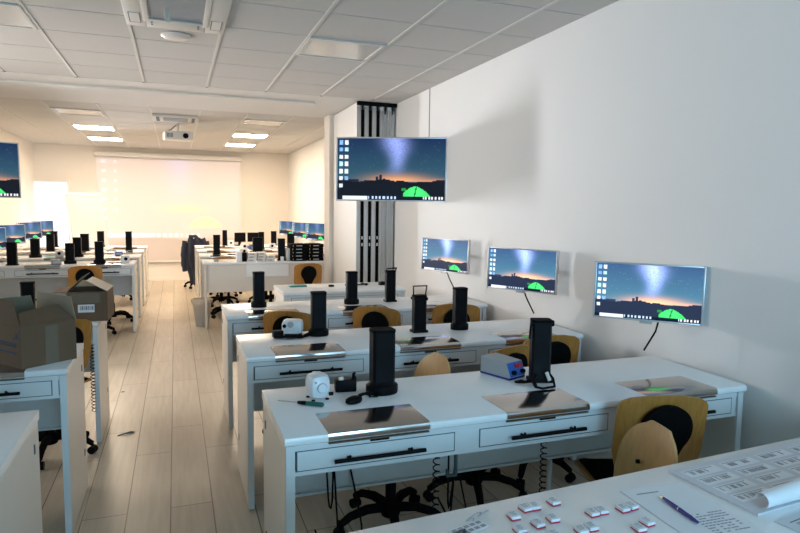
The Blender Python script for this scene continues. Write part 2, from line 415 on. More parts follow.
# ------------------------------------------------------------------ televisions / monitors
import colorsys
rs = random.Random(3); MWA = [1.0]
def night(u, v, gain=1.0, lift=0.0, n=[0]):
    hz = .70
    top = (.006, .022, .075); mid = (.026, .090, .13)
    f = min(1, v/hz)
    c = [top[i]*(1-f)+mid[i]*f for i in range(3)]
    g = math.exp(-((u-.57)/.25)**2)*math.exp(-((hz-v)/.10)**2) if v < hz else 0
    c = [c[0]+.80*g, c[1]+.29*g, c[2]+.04*g]
    g = math.exp(-((u-.95)/.16)**2)*math.exp(-((hz-v)/.045)**2); c = [c[0]+.45*g, c[1]+.13*g, c[2]+.02*g]
    cx = .53+.03*math.sin(v*5); wd = .085+.02*math.sin(v*9+1); mw = math.exp(-((u-cx)/wd)**2)*max(0, 1-(v/.62)**2)*MWA[0]
    k = .8+.4*rs.random()
    c = [c[0]+.27*mw*k, c[1]+.33*mw*k, c[2]+.74*mw*k]
    if rs.random() > .99 and v < .5: c = [x+.05 for x in c]
    c = [x*gain+lift*(.5, 1.0, 1.5)[i]*.5 for i, x in enumerate(c)]
    edge = hz-.012+.02*math.sin(u*11)+.01*math.sin(u*37+1)
    if (.362 < u < .385 and v > hz-.085) or (.392 < u < .414 and v > hz-.11) or (u < .2 and v > hz-.03): c = [.012*gain+lift*.1, .016*gain+lift*.12, .03*gain+lift*.3]
    if v > edge: c = [.003*gain+lift*.10, .006*gain+lift*.14, .012*gain+lift*.32]
    # tent
    x = (u-.745)/.125; base = .945+.004*x
    h = .17*(1-abs(x+.12)**1.7*.78) if -1 < x < 1.12 else 0
    if h > 0 and base-h < v < base+.0:
        s = .55+.45*math.cos((x+.1)*1.4)
        c = [.02+.05*s, .34+.42*s, .07+.12*s]
        if abs(x+.12+(v-.85)*1.0) < .05: c = [.01, .2, .04]
    if .60 < u < .645 and .81 < v < .845: c = [.02, .25, .05]
    for iu, nn in ((.032, 7), (.085, 6)):
        for q in range(nn):
            if abs(u-iu) < .0155 and abs(v-(.065+q*.118)) < .034:
                pal = [(.75, .85, .95), (.25, .5, .9), (.2, .45, .85), (.8, .85, .9), (.5, .85, .9), (.9, .9, .9), (.8, .8, .85)]
                pa = pal[(q+int(iu*40)) % 7]; rr = .65+.5*rs.random(); c = [x*rr for x in pa]
    if v > .945:
        if .05 < u < .285: c = [.72, .76, .86]
        elif .29 < u < .56 and (u*28) % 1 < .5 and v < .985: c = [.5, .65, .85]
        elif .80 < u < .99 and (u*33) % 1 < .55 and v < .985: c = [.75, .75, .8]
        else: c = [.004, .008, .02]
    return c
def panel_mesh(nx, ny, W, H, gain, lift, strength, name):
    vs = [(-W/2+W*i/nx, 0, H*j/ny) for j in range(ny+1) for i in range(nx+1)]
    fs = [(j*(nx+1)+i, j*(nx+1)+i+1, (j+1)*(nx+1)+i+1, (j+1)*(nx+1)+i) for j in range(ny) for i in range(nx)]
    cols = [night((i+.5)/nx, 1-(j+.5)/ny, gain, lift) for j in range(ny) for i in range(nx)]
    return vs, fs, cols, screen_mat(name, strength, (.01, .01, .012), .25)
def make_tv(label, W, H, bez, gain, lift, strength, kind):
    t = thing('television' if kind == 'tv' else 'monitor', label, 'television' if kind == 'tv' else 'monitor')
    z0 = -H/2
    mb = MB(); b = bez; d = .03
    mb.box(-W/2-b, -W/2, -d/2, d/2, z0-b, z0+H+b, .002).box(W/2, W/2+b, -d/2, d/2, z0-b, z0+H+b, .002)
    mb.box(-W/2, W/2, -d/2, d/2, z0+H, z0+H+b, .002).box(-W/2, W/2, -d/2, d/2, z0-b, z0, .002)
    mb.build('bezel', 'frame', t, 30)
    MB().box(-W/2+.001, W/2-.001, -.008, .022, z0+.001, z0+H-.001).box(-W*.3, W*.3, .022, .045, -H*.3, H*.3, .005).build('back_case', 'white', t)
    vs, fs, cols, m = panel_mesh(120, 66, W, H, gain, lift, strength, 'screen_picture')
    o = painted('screen', vs, fs, cols, m, t); o.location = (0, -.0095, z0)
    MB().box(-.03, .03, -d/2-.001, d/2, z0-b-.012, z0-b, .002).build('sensor_bar', 'lgrey', t)
    return t
tv = make_tv('large high television showing night sky, in front of the folding partition', 1.045, .588, .013, 1.0, 0, .42, 'tv')
tag(tv, group='large high televisions')
TVX, TVY, TVZ = 1.963, 5.63, 1.998
MB().box(-.1, .1, .045, .08, -.1, .12, .004).build('mount_plate', 'white', tv)
tv.location = (TVX, TVY, TVZ); tv.rotation_euler = (.0, 0, 0)
tv2 = dup(tv, (-2.10, 7.72, 1.995), 0, 'large television cut by the left photo edge, high above the left benches')
tv.rotation_euler = (-.03, .004, -.45); tv2.rotation_euler = (-.02, 0, .50)
for o, rz, wx in ((tv, -.45, XR), (tv2, .50, XL)):
    wp = Matrix.Rotation(-rz, 3, 'Z') @ Vector((wx-(.006 if wx > 0 else -.006)-o.location.x, .12, 0))
    MB().tube([(0, .07, 0), (0, .13, 0), tuple(wp)], .018, 8).build('swing_arm', 'alu', o)

mon = make_tv('x', .505, .278, .009, 1.7, .12, .46, 'monitor')
GRPM = 'small wall monitors on swing arms'
def arm(root, wallx):   # swing arm from the wall, local coordinates (-y is the viewing side)
    pass
def place_mon(src, x, y, z, rz, label, cat_group, first=False, side=1):
    o = src if first else dup(src)
    if not first:
        for c in ALLK(o):
            if c.name.startswith(('swing_arm', 'wall_plate', 'cable')): bpy.data.objects.remove(c)
    o.location = (x, y, z); o.rotation_euler = (-.02, .012, rz); o['label'] = label; o['group'] = cat_group
    return o
mons = [
    (2.262, 2.480, 1.207, -math.atan2(.35, .38)*1.0, 'monitor on the right wall beside the nearest bench, largest of the wall monitors'),
    (2.252, 3.680, 1.207, -math.atan2(.547, .36), 'monitor on the right wall beside the second bench, middle of three'),
    (2.240, 4.945, 1.215, -math.atan2(.49, .26), 'monitor on the right wall just below the hanging television'),
    (2.255, 10.30, 1.22, -1.06, 'rear monitor beside the edge of the folding partition, nearest of three'),
    (2.255, 11.65, 1.20, -1.08, 'rear monitor on right wall, middle of the three beyond the partition'),
    (2.255, 13.20, 1.19, -1.05, 'rear monitor on right wall, farthest of the three beyond the partition')]
for i, (x, y, z, rz, lb) in enumerate(mons):
    o = place_mon(mon, x, y, z, rz, lb, GRPM, i == 0)
    # swing arm as a part
    inv = Matrix.Rotation(-rz, 3, 'Z'); wp = inv @ Vector((XR-.006-x, .02, 0))
    MB().tube([(0, .03, 0), (.0, .07, 0), tuple(wp)], .012, 8).build('swing_arm', 'alu', o)
    bx = inv @ Vector((XR-.012-x, .02, 0))
    s = MB(); s.box(-.006, .006, -.04, .04, -.06, .06, .002); s.xform(Matrix.Translation(bx) @ Matrix.Rotation(-rz, 4, 'Z')); s.build('wall_plate', 'white', o)
    if i < 3:
        if i == 0: pts = [(.06, .01, -.145), (.05, .02, -.2), (.0, .05, -.31)]
        else: pts = [(.02, .01, -.145), (.04, .02, -.2), (.09, .04, -.30)]
        MB().tube(pts, .005, 6).build('cable', 'black', o)
MWA[0] = .25
_v, _f, _c, _m = panel_mesh(120, 66, .505, .278, 1.25, .06, .5, 'screen_picture')
tmp = painted('screen', _v, _f, _c, _m, None); rear_mesh = tmp.data; bpy.data.objects.remove(tmp)
for c in SC.objects:
    if c.parent and c.parent.get('label', '').startswith('rear monitor') and c.name.startswith('screen'): c.data = rear_mesh
for x, y, z, rz, lb in [(-2.30, 9.35, 1.16, 1.0, 'left rear monitor cut by the photo edge'),
                    (-2.32, 10.60, 1.17, 1.02, 'left rear monitor with green tent, first one fully in view'),
                    (-2.32, 11.85, 1.18, 1.05, 'left rear monitor in the middle, overlapping the bright door side'),
                    (-2.32, 13.0, 1.18, 1.06, 'left rear monitor farthest away, in front of the bright door')]:
    o = dup(mon)
    for c in ALLK(o):
        if c.name.startswith(('swing_arm', 'wall_plate', 'cable')): bpy.data.objects.remove(c)
    for c in ALLK(o):
        if c.name.startswith('screen'): c.data = rear_mesh
    o.location = (x, y, z); o.rotation_euler = (-.02, -.01, rz); o['label'] = lb; o['group'] = GRPM
    inv = Matrix.Rotation(-rz, 3, 'Z'); wp = inv @ Vector((XL+.006-x, .02, 0))
    MB().tube([(0, .03, 0), (0, .07, 0), tuple(wp)], .012, 8).build('swing_arm', 'alu', o)

# ------------------------------------------------------------------ benches
DD = .583
def make_desk(label, length, h, stations, front=True, group='workbenches in rows', slim=False, plates=True):
    """local origin: left front corner on the floor"""
    t = thing('workbench', label, 'desk', (0, 0, 0), 0, group)
    L = length; T = .034
    zt = h-.0015 if False else h
    # worktop with rounded front edge
    prof = [(0.012, h-T), (.003, h-T+.005), (0, h-T+.013), (0, h-.012), (.003, h-.004), (.012, h), (DD, h), (DD, h-T)]
    mb = MB()
    n = len(prof)
    mb.add([(0, y, z) for y, z in prof]+[(L, y, z) for y, z in prof], [tuple(range(n)), tuple(range(n, 2*n))[::-1]]+[(i, n+i, n+(i+1) % n, (i+1) % n) for i in range(n)])
    mb.build('worktop', 'lam', t, 30)
    pt = .03 if not slim else .028
    MB().box(.004, .004+pt, .02, DD-.004, .012, h-T-.001, .0015).build('side_panel', ['side'], t)
    MB().box(L-.004-pt, L-.004, .02, DD-.004, .012, h-T-.001, .0015).build('side_panel', ['side'], t)
    for x in (.004, L-.036): MB().box(x+.002, x+.032, .012, .021, .012, h-T-.001).build('front_edge', 'front', t)
    for x in (.02, L-.02):
        for y in (.06, DD-.05): MB().lathe([(.012, 0), (.012, .0125)], (x, y, 0), 10).build('foot', 'black', t)
    for x in (.0015, L-.0042):
        for z in (h-.105, .255): MB().box(x, x+.0027, DD-.09, DD-.075, z-.035, z).build('cable_port', 'line', t)
    mb = MB().box(.034, L-.034, DD-.06, DD-.044, h-.45, h-T-.002)
    mb.box(.034, L-.034, DD-.075, DD-.044, h-.46, h-.45)
    mb.build('modesty_panel', 'front', t)
    if not front: return t
    zb, zt2 = h-.140, h-T-.001
    # drawer housing
    MB().box(.036, L-.036, .035, DD-.08, zb, zt2-.002).build('drawer_housing', 'front', t)
    MB().box(.036, L-.036, .018, .035, zb-.006, zb+.010, .001).box(.036, L-.036, .018, .035, zt2-.022, zt2).build('rail', 'front', t)
    for i, (c, wd) in enumerate(stations):
        x0, x1 = c-wd/2, c+wd/2
        d = MB().box(x0, x1, .016, .034, zb+.013, zt2-.025, .001).build('drawer', 'front', t)
        mb = MB()
        e = .0035
        mb.box(x0-e, x0, .017, .036, zb+.012, zt2-.022).box(x1, x1+e, .017, .036, zb+.012, zt2-.022)
        mb.box(x0-e, x1+e, .0165, .036, zt2-.025, zt2-.022).box(x0-e, x1+e, .0165, .036, zb+.010, zb+.013)
        mb.build('reveal', 'line', d)
        hz = (zb+zt2)/2-.012
        mb = MB().tube([(c-.17, -.010, hz), (c+.17, -.010, hz)], .0075, 10)
        mb.build('handle', 'black', d, 40)
        mb = MB()
        for s in (-.115, .115): mb.tube([(c+s, -.006, hz), (c+s, .017, hz)], .006, 8); mb.lathe([(.006, 0), (.004, .012)], (c+s, -.010, hz+.004), 8)
        mb.build('handle_mount', 'black', d)
        if plates:
            px0, px1 = c-.190, c+.190
            mb = MB().add([(x, y, z) for x in (px0, px1) for y, z in ((-.0012, h-T+.008), (-.0015, h-.013), (.002, h-.003), (.011, h+.0012), (.215, h+.0012), (.215, h+.0002), (.011, h+.0002), (.0035, h-.0045), (0, h-.013), (0, h-T+.008))],
                         [(i, i+1, i+11, i+10) for i in range(9)]+[(9, 0, 10, 19), tuple(range(10))[::-1], tuple(range(10, 20))])
            mb.build('steel_plate', 'steel', t, 40)
            MB().box(px0+.002, px1-.002, .001, .012, h-T-.005, h-T-.001).build('wood_strip', 'card', t)
            MB().box(c-.035, c+.035, .008, .0158, zt2-.014, zt2-.003).build('latch', 'black', t)
    gaps = [(stations[i][0]+stations[i][1]/2, stations[i+1][0]-stations[i+1][1]/2) for i in range(len(stations)-1)]
    gaps = [(.036, stations[0][0]-stations[0][1]/2)]+gaps+[(stations[-1][0]+stations[-1][1]/2, L-.036)]
    for a, b in gaps:
        if b-a > .012: MB().box(a+.004, b-.004, .018, .034, zb+.010, zt2-.022, .001).build('stile', 'front', t)
    return t
H1 = .842; H2 = .885
ST = [(.34, .59), (1.04, .59), (1.72, .59)]
X0 = .330; LEN = 2.085
G1 = 'three-drawer workbenches with steel plates'
d1 = make_desk('nearest right-hand workbench with two control units and screwdriver on top', LEN, H1, ST, group=G1)
d1.location = (X0, 2.0, 0)
d2 = dup(d1, (X0, 3.19, 0), 0, 'second right-hand workbench from the camera with two lit devices along it')
d2['label'] = 'second workbench of right-hand row, with carry-handle tower on it'
d3 = dup(d1, (X0, 4.462, 0), 0, 'third workbench of right-hand row, below the small wall monitor')
XLL = -.500-LEN
dl1 = dup(d1, (XLL, 2.0, 0), 0, 'workbench at the lower left corner with bare white top')
dl2 = dup(d1, (XLL, 3.215, 0), 0, 'left workbench under the large open cardboard box')
dl3 = dup(d1, (XLL, 4.47, 0), 0, 'left workbench under the smaller taped box with barcode')
d4 = make_desk('short workbench in front of folding partition with teal case on it', 1.20, H1, [(.33, .50), (.87, .50)], group=None, plates=False)
d4.location = (.915, 5.585, 0)
G2 = 'three-drawer workbenches in the rear half of the room'
dr = make_desk('x', LEN-.02, H2, ST, group=G2, slim=True)
YR = [8.40, 9.55, 10.68, 11.80]
dr.location = (XLL+.02, YR[0], 0); dr['label'] = 'first left workbench of rear half, with open drawers side facing camera and green papers behind'
dr['label'] = 'nearest rear workbench left of the aisle'
for k, lb in ((1, 'second rear workbench left of the aisle'), (2, 'third rear workbench left of the aisle'), (3, 'farthest rear workbench left of the aisle')):
    dup(dr, (XLL+.02, YR[k], 0), 0, lb)
for k, lb in ((1, 'second rear workbench right of the aisle'), (2, 'third rear workbench right of the aisle'), (3, 'farthest rear workbench right of the aisle, by the jacket')):
    dup(dr, (X0, YR[k], 0), 0, lb)
# R5: plain table seen from its back
t = thing('table', 'plain cream table with black cases and waste bin, first right of rear aisle', 'table', (X0, 8.38, 0))
L5 = 1.70
MB().box(0, L5, 0, DD, H2-.028, H2, .004).build('tabletop', 'lam', t, 30)
for x in (.012, L5-.04): 
    MB().box(x, x+.028, .01, .045, .0, H2-.029, .002).build('leg', 'side', t)
    MB().box(x, x+.028, DD-.045, DD-.01, .0, H2-.029, .002).build('leg', 'side', t)
MB().box(.041, L5-.041, .03, .048, H2-.40, H2-.029).build('modesty_panel', 'side', t)
MB().box(.55, 1.12, .018, .0295, H2-.20, H2-.032).build('pale_rectangle', 'lam', t)  # thin paler rectangle set before the modesty panel
# R0: near work table (rotated a little)
t = thing('table', 'white table in the foreground strewn with small labelled boxes and papers', 'table', (.0, 1.335, 0), math.radians(3.6))
MB().box(.05, 2.42, -.66, 0, H1-.034, H1, .008).build('tabletop', 'lam', t, 30)
MB().box(.09, .12, -.64, -.02, .0, H1-.035).build('side_panel', 'side', t)
MB().box(2.32, 2.35, -.64, -.02, .0, H1-.035).build('side_panel', 'side', t)
MB().box(.121, 2.319, -.08, -.062, H1-.4, H1-.035).build('modesty_panel', 'front', t)

# ------------------------------------------------------------------ chairs
def shell_grid(fn, nu, nv, th, name, m, parent, smooth=60):
    vs = [fn(i/nu, j/nv) for j in range(nv+1) for i in range(nu+1)]
    fs = [(j*(nu+1)+i, j*(nu+1)+i+1, (j+1)*(nu+1)+i+1, (j+1)*(nu+1)+i) for j in range(nv) for i in range(nu)]
    bm = bmesh.new(); vv = [bm.verts.new(v) for v in vs]
    for f in fs: bm.faces.new([vv[i] for i in f])
    bmesh.ops.recalc_face_normals(bm, faces=bm.faces[:])
    bmesh.ops.solidify(bm, geom=bm.faces[:], thickness=th)
    mb = MB(); mb.bm(bm); return mb.build(name, m, parent, smooth)
def make_chair(style='shell'):
    t = thing('swivel_chair', 'x', 'chair')
    BW = .184 if style != 'plain' else .172
    TP = .372 if style != 'plain' else .335
    def hw(f):       # half width of back by height fraction
        a = .80+.20*min(1, f/.35)**.7
        e = 1
        if f > .80 and style != 'plain': e = max(0, 1-((f-.80)/.20)**3.2)**.42
        if f > .45 and style == 'plain': e = max(0, 1-((f-.45)/.55)**2.7)**.5
        if f < .12: e = max(0, 1-((.12-f)/.12)**2.5)**.5
        return BW*a*max(e, .32 if f > .5 else .45)
    def back(u, v):
        z = .535+TP*v; w_ = hw(v); x = (u*2-1)*w_
        return (x, -.205-.07*v+ .9*x*x*1.0, z)
    lb = shell_grid(back, 14, 24, -.011, 'backrest', 'ply' if style != 'plain' else 'plyl', t)
    if style == 'plain':
        mb = MB()
        for x, z in ((-.05, .72), (.05, .72), (0, .65)): mb.tube([(x, -.232, z), (x, -.2215, z)], .008, 8)
        mb.build('screw', 'black', lb)
    # seat
    def seat(u, v):
        ph = v; y = -.20+.42*v
        e = 1
        if v > .8: e = max(0, 1-((v-.8)/.2)**3)**.4
        if v < .15: e = max(0, 1-((.15-v)/.15)**3)**.5
        x = (u*2-1)*.21*max(e, .5)
        return (x, y, .462+.05*max(0, .25-v)-.05*max(0, v-.75)-.0+.25*x*x)
    shell_grid(seat, 12, 14, .012, 'seat', 'ply', t)
    def pad(u, v):
        x, y, z = seat(u*.9+.05, v*.9+.05); return (x, y, z+.006+.02*(1-(2*u-1)**4)*(1-(2*v-1)**4))
    shell_grid(pad, 12, 12, .004, 'seat_pad', 'blackm', t)
    # rear bracket: round plate narrowing into a stalk that goes under the seat
    cz = .775
    poly = []
    R_ = .100 if style != 'plain' else .05
    for k in range(25):
        a = -.25*PI+1.5*PI*k/24; poly.append((R_*math.cos(a), cz+R_*math.sin(a)))
    poly += [(-.035, .62), (-.03, .52), (.03, .52), (.035, .62)]
    def by(x, z): return -.205-.07*((z-.545)/.385)+.9*x*x
    fr = [(x, by(x, z)-.016, z) for x, z in poly]; bk = [(x, by(x, z)-.042 if abs(x) < 2 else 0, z) for x, z in poly]
    n = len(poly)
    MB().add(fr+bk, [tuple(range(n)), tuple(range(n, 2*n))[::-1]]+[(i, n+i, n+(i+1) % n, (i+1) % n) for i in range(n)]).build('back_bracket', 'blackm', t)
    MB().tube([(0, -.222, .545), (0, -.235, .47), (0, -.20, .432), (0, -.05, .425)], .022, 8).build('support_arm', 'blackm', t, 50)
    MB().box(-.08, .08, -.11, .11, .415, .452, .008).build('mechanism', 'blackm', t, 40)
    MB().tube([(.08, .02, .43), (.19, .03, .425)], .007, 6).build('lever', 'blackm', t)
    MB().lathe([(.028, .10), (.028, .26), (.02, .262), (.02, .415)], n=14).build('gas_lift', 'black', t, 40)
    hub = MB().lathe([(.045, .065), (.05, .075), (.05, .125), (.035, .14)], n=16).build('hub', 'blackm', t, 40)
    for k in range(5):
        a = 2*PI*k/5+.3; c, s_ = math.cos(a), math.sin(a)
        MB().tube([(.04*c, .04*s_, .11), (.13*c, .13*s_, .118), (.22*c, .22*s_, .10), (.278*c, .278*s_, .066)], [.026, .024, .021, .017], 8).build('leg', 'blackm', t, 60)
        mb = MB()
        px, py = -s_*.6+c*.8, c*.6+s_*.8
        for o in (-.014, .014):
            cx, cy = .278*c, .278*s_; dx, dy = -s_, c
            mb.tube([(cx+dx*(o-.009), cy+dy*(o-.009), .026), (cx+dx*(o+.009), cy+dy*(o+.009), .026)], .0255, 14)
        mb.tube([(.278*c, .278*s_, .03), (.278*c, .278*s_, .07)], .009, 8)
        mb.build('caster', 'black', t, 40)
    return t
ch = make_chair(); chp = make_chair('plain')
for o in (ch, chp): o['group'] = 'wooden swivel chairs'
def face(dx, dy): return math.atan2(-dx, dy)      # local +Y points to (dx,dy)
CH = [ (1.86, 2.07, face(.30, .95), 'wooden chair with round black bracket at right end of nearest bench, behind the plain-backed chair'),
  (1.57, 3.01, face(-.30, .95), 'wooden chair at second right bench, left of the pair behind the blue-fronted control unit'),
  (2.05, 3.20, face(.08, .99), 'wooden chair at second right bench, right of the pair and close to the wall'),
  (.83, 4.42, face(.45, .9), 'wooden chair behind the white unit on the second right bench'),
  (1.50, 4.42, face(.55, .83), 'wooden chair at middle of third right bench, between two black towers'),
  (2.08, 4.42, face(.32, .95), 'wooden chair at right end of third right bench, below the small monitor'),
  (1.61, 8.08, face(.0, .99), 'wooden chair in front of the table with black cases'),
  (-1.02, 8.30, face(.0, 1), 'wooden chair behind the smaller taped box'),
  (-.80, 4.42, face(-.57, .82), 'wooden chair half hidden between the two cardboard boxes'),
  (-.85, 9.34, face(-.5, .8), 'wooden chair at right end of second rear-left bench'),
  (-1.45, 10.48, face(0, 1), 'wooden chair at middle of third rear-left bench'),
  (-1.95, 11.61, face(0, 1), 'wooden chair at farthest rear-left bench, left of others'),
  (-.9, 11.61, face(0, 1), 'wooden chair at farthest rear-left bench, by the aisle'),
  (.85, 11.61, face(0, 1), 'wooden chair at farthest rear-right bench, left side'),
  (.69, 10.48, face(0, 1), 'wooden chair at third rear-right bench beside a slim tower'),
  (1.42, 10.48, face(0, 1), 'wooden chair at middle of third rear-right bench'),
  (2.03, 10.48, face(0, 1), 'wooden chair at third rear-right bench, above the black cases'),
  (.72, 9.35, face(.3, .9), 'chair whose star base shows under the rear table, left one'),
  (1.34, 9.35, face(-.2, .9), 'chair whose star base shows under the rear table, right one'),
  ]
for i, (x, y, rz, lb) in enumerate(CH):
    if i == 0: ch.location = (x, y, 0); ch.rotation_euler = (0, 0, rz); ch['label'] = lb
    else: dup(ch, (x, y, 0), rz, lb)
chp.location = (1.315, 1.70, 0); chp.rotation_euler = (0, 0, face(-.86, .18)); chp['label'] = 'light wooden plain-backed chair in front, between foreground table and nearest bench'
dup(chp, (1.00, 2.82, 0), face(-.97, -.12), 'light wooden plain-backed chair behind nearest bench, turned sideways')

# ------------------------------------------------------------------ black towers on the desks
def tower(kind, w_, h, label, x, y, z, rz=0, m='blackg'):
    t = thing('extraction_tower', label, 'desk tower', (x, y, z), rz, 'black towers standing on the desks')
    a = w_/2
    if kind == 'flange':
        MB().lathe([(a*1.38, 0), (a*1.42, .006), (a*1.42, .034), (a*1.2, .042), (a*1.05, .052)], n=20, sy=.85).build('base', 'black', t, 40)
        z0 = .045
    else:
        MB().box(-a*1.22, a*1.22, -a*.9, a*.9, 0, .014, .003).build('base', 'black', t, 30); z0 = .014
    poly = [(-a, -a*.55), (-a*.8, -a*.8), (a*.8, -a*.8), (a, -a*.55), (a, a*.55), (a*.8, a*.8), (-a*.8, a*.8), (-a, a*.55)]
    MB().prism(poly, z0, h-.012).build('column', m, t)
    MB().prism([(p[0]*1.03, p[1]*1.03) for p in poly], h-.012, h).build('cap', 'blackm', t)
    if kind == 'handle':
        mb = MB().tube([(-a*.95, 0, h-.02), (-a*1.15, -.015, h+.06), (a*1.05, -.015, h+.06), (a*.95, 0, h-.02)], .0055, 8)
        mb.build('handle', 'black', t, 40)
        MB().box(-a*1.12, a*1.12, -a*.85, a*.85, h-.03, h-.012, .002).build('collar', 'black', t)
    if kind == 'lowhandle':
        mb = MB().tube([(-a*.95, 0, h-.02), (-a*1.2, -.05, h+.02), (a*.9, -.05, h+.024), (a*1.1, 0, h+.0), (a*.95, 0, h-.02)], .006, 8)
        mb.build('handle', 'black', t, 40)
    return t
TG = .842
tower('flange', .097, .272, 'tall black tower with round base on nearest right bench by the steel plate', .806, 2.40, TG+.0005)
tower('flange', .088, .268, 'black tower with round base on second right bench beside the white control unit', .807, 3.63, TG+.0005)
tower('handle', .082, .235, 'black tower with open rectangular carry handle on second right bench', 1.436, 3.55, TG+.0005)
tower('flange', .085, .272, 'black tower with round base below the small wall monitor, no handle', 1.725, 3.56, TG+.0005)
tower('flange', .086, .275, 'black tower with round base at left end of third right bench', .598, 4.82, TG+.0005)
tower('flange', .088, .265, 'black tower with round base at middle of third bench, before the partition', 1.337, 4.78, TG+.0005)
tower('lowhandle', .082, .262, 'black tower with folded-down handle before the partition, right of its black seals', 1.684, 4.82, TG+.0005)
t = tower('plain', .088, .285, 'black square tower with hinged cap and clips beside the blue-fronted unit', 1.545, 2.345, TG+.001, -.35)
MB().tube([(-.052, -.02, .27), (.052, -.02, .27)], .014, 10).build('hinge_bar', 'black', t, 40)
MB().tube([(-.05, -.02, .27), (-.058, -.035, .20)], .005, 8).build('clip', 'black', t, 40)
mb = MB().tube([(-.03, -.05, .035), (-.05, -.09, .03), (-.045, -.12, .012)], .009, 8).tube([(.03, -.05, .05), (.045, -.07, .03), (.04, -.12, .009), (-.02, -.15, .008), (-.05, -.13, .01)], .0055, 8)
mb.build('hose', 'black', t, 50)
MB().lathe([(.001, .0), (.013, .002), (.014, .01), (.001, .018)], (-.095, -.06, .004), 12, sx=2.2, sy=.9).build('nozzle', 'black', t, 40)
MB().tube([(-.07, -.06, .013), (-.04, -.07, .02)], .008, 8).build('grip', 'black', t)
MB().tube([(.018, -.055, .055), (.03, -.07, .02)], .008, 8).build('connector', 'offw', t)
# left and rear towers
tower('flange', .082, .245, 'black tower standing behind the big cardboard box', -.965, 4.80, TG+.0005)
RT = [('plain', .105, .30, -1.86, 8.52, 'black rear tower nearest the left photo edge'),
      ('flange', .11, .28, -1.84, 9.72, 'black rear tower with foot, below the first fully visible left monitor'),
      ('plain', .11, .30, -1.86, 10.95, 'slim dark rear tower in front of the bright door, nearer one'),
      ('plain', .10, .30, -2.00, 12.15, 'slim dark rear tower in front of the bright door, farther one'),
      ('flange', .10, .28, -1.25, 8.60, 'black rear tower on nearest rear-left bench, left of the flipchart foot'),
      ('flange', .105, .30, -1.32, 9.75, 'black rear tower in front of the flipchart, nearer one'),
      ('plain', .12, .30, -1.38, 11.0, 'black rear tower in front of the flipchart, farther one'),
      ('flange', .10, .30, -.92, 8.62, 'black rear tower beneath the projected task bar left end'),
      ('plain', .11, .30, -1.26, 12.1, 'thin far tower just behind the flipchart right foot'),
      ('plain', .095, .34, -.73, 11.0, 'black rear tower near the aisle on left, alone against the screen'),
      ('plain', .10, .33, .59, 9.85, 'black rear tower nearest to the jacket on the right side'),
      ('plain', .085, .32, .88, 12.15, 'grey-looking far tower between jacket and black monitors'),
      ('plain', .155, .28, 1.22, 9.9, 'broad black rear tower left of middle on second rear-right bench'),
      ('plain', .09, .33, 1.42, 11.0, 'slim black rear tower partly hidden by a broad one'),
      ('plain', .10, .30, 1.80, 12.1, 'thin far tower standing alone against the plain far wall'),
      ('plain', .095, .33, 1.385, 8.60, 'tall black rear tower left of the stacked black cases'),
      ('plain', .12, .30, 1.93, 10.95, 'dark rear tower below the nearest rear right monitor')]
for k, w_, h, x, y, lb in RT: tower(k, w_, h*.92, lb, x, y, H2+.0012)

# ------------------------------------------------------------------ items on nearest right bench
def rbox(t, x0, x1, y0, y1, z0, z1, b, name, m):
    return MB().box(x0, x1, y0, y1, z0, z1, b).build(name, m, t, 40)
t = thing('control_unit', 'rounded white control unit with dial, on nearest right bench corner', 'control unit', (.530, 2.40, TG+.0005), .15, 'white dental control units')
rbox(t, -.046, .046, -.05, .05, .004, .108, .034, 'casing', 'white')
MB().tube([(0, -.056, .055), (0, -.048, .055)], .018, 20).build('dial', 'white', t, 40)
MB().tube([(0, -.0525, .055), (0, -.0500, .055)], .0205, 20).build('dial_ring', 'grey', t, 40)
MB().tube([(-.026, -.0518, .080), (-.026, -.0498, .080)], .004, 8).build('indicator', 'grey', t)
MB().tube([(.03, -.05, .028), (.046, -.052, .028)], .008, 8).build('socket', 'black', t)
mb = MB()
for x in (-.03, .03):
    for y in (-.03, .03): mb.lathe([(.008, 0), (.008, .005)], (x, y, 0), 8)
mb.build('foot', 'black', t)
t = thing('control_unit', 'rounded white control unit turned sideways on second right bench', 'control unit', (.665, 3.70, TG+.0005), -.3, 'white dental control units')
rbox(t, -.066, .06, -.05, .05, .004, .094, .026, 'casing', 'white')
MB().tube([(-.01, -.057, .07), (-.01, -.048, .07)], .019, 20).build('dial', 'lgrey', t, 40)
MB().tube([(-.047, -.052, .06), (-.047, -.049, .06)], .012, 12).build('socket', 'black', t)
rbox(t, -.05, .05, -.04, .04, 0, .0045, 0, 'foot', 'black')
# adapters
def cord(label, pts, r=.0045, m='black'): 
    return tag(MB().tube(pts, r, 6).build('cord', m, None, 60), label, 'cable')
def smooth_pts(P, n=6):
    out = []
    P = [Vector(p) for p in P]
    for i in range(len(P)-1):
        p0, p1, p2, p3 = P[max(i-1, 0)], P[i], P[i+1], P[min(i+2, len(P)-1)]
        for k in range(n):
            s = k/n; out.append(tuple(.5*((2*p1)+(p2-p0)*s+(2*p0-5*p1+4*p2-p3)*s*s+(3*p1-3*p2+p0-p3)*s**3)))
    out.append(tuple(P[-1])); return out
t = thing('power_adapter', 'black power adapter with plug beside the white unit on nearest bench', 'power adapter', (.665, 2.47, TG+.001), -.15)
rbox(t, -.045, .045, -.03, .03, 0, .05, .006, 'casing', 'black')
MB().tube([(-.02, -.02, .05), (-.02, -.015, .062)], .011, 10).build('plug', 'offw', t)
MB().tube(smooth_pts([(.03, 0, .045), (.04, .0, .075), (.045, .01, .05), (.052, .05, .01)]), .004, 6).build('cable', 'black', t)
t = thing('hand_controller', 'black corded foot or hand control lying by tall tower on nearest bench', 'controller', (.655, 2.30, TG+.001), .5)
t['label'] = 'oval black corded controller lying left of the tall tower on nearest bench'
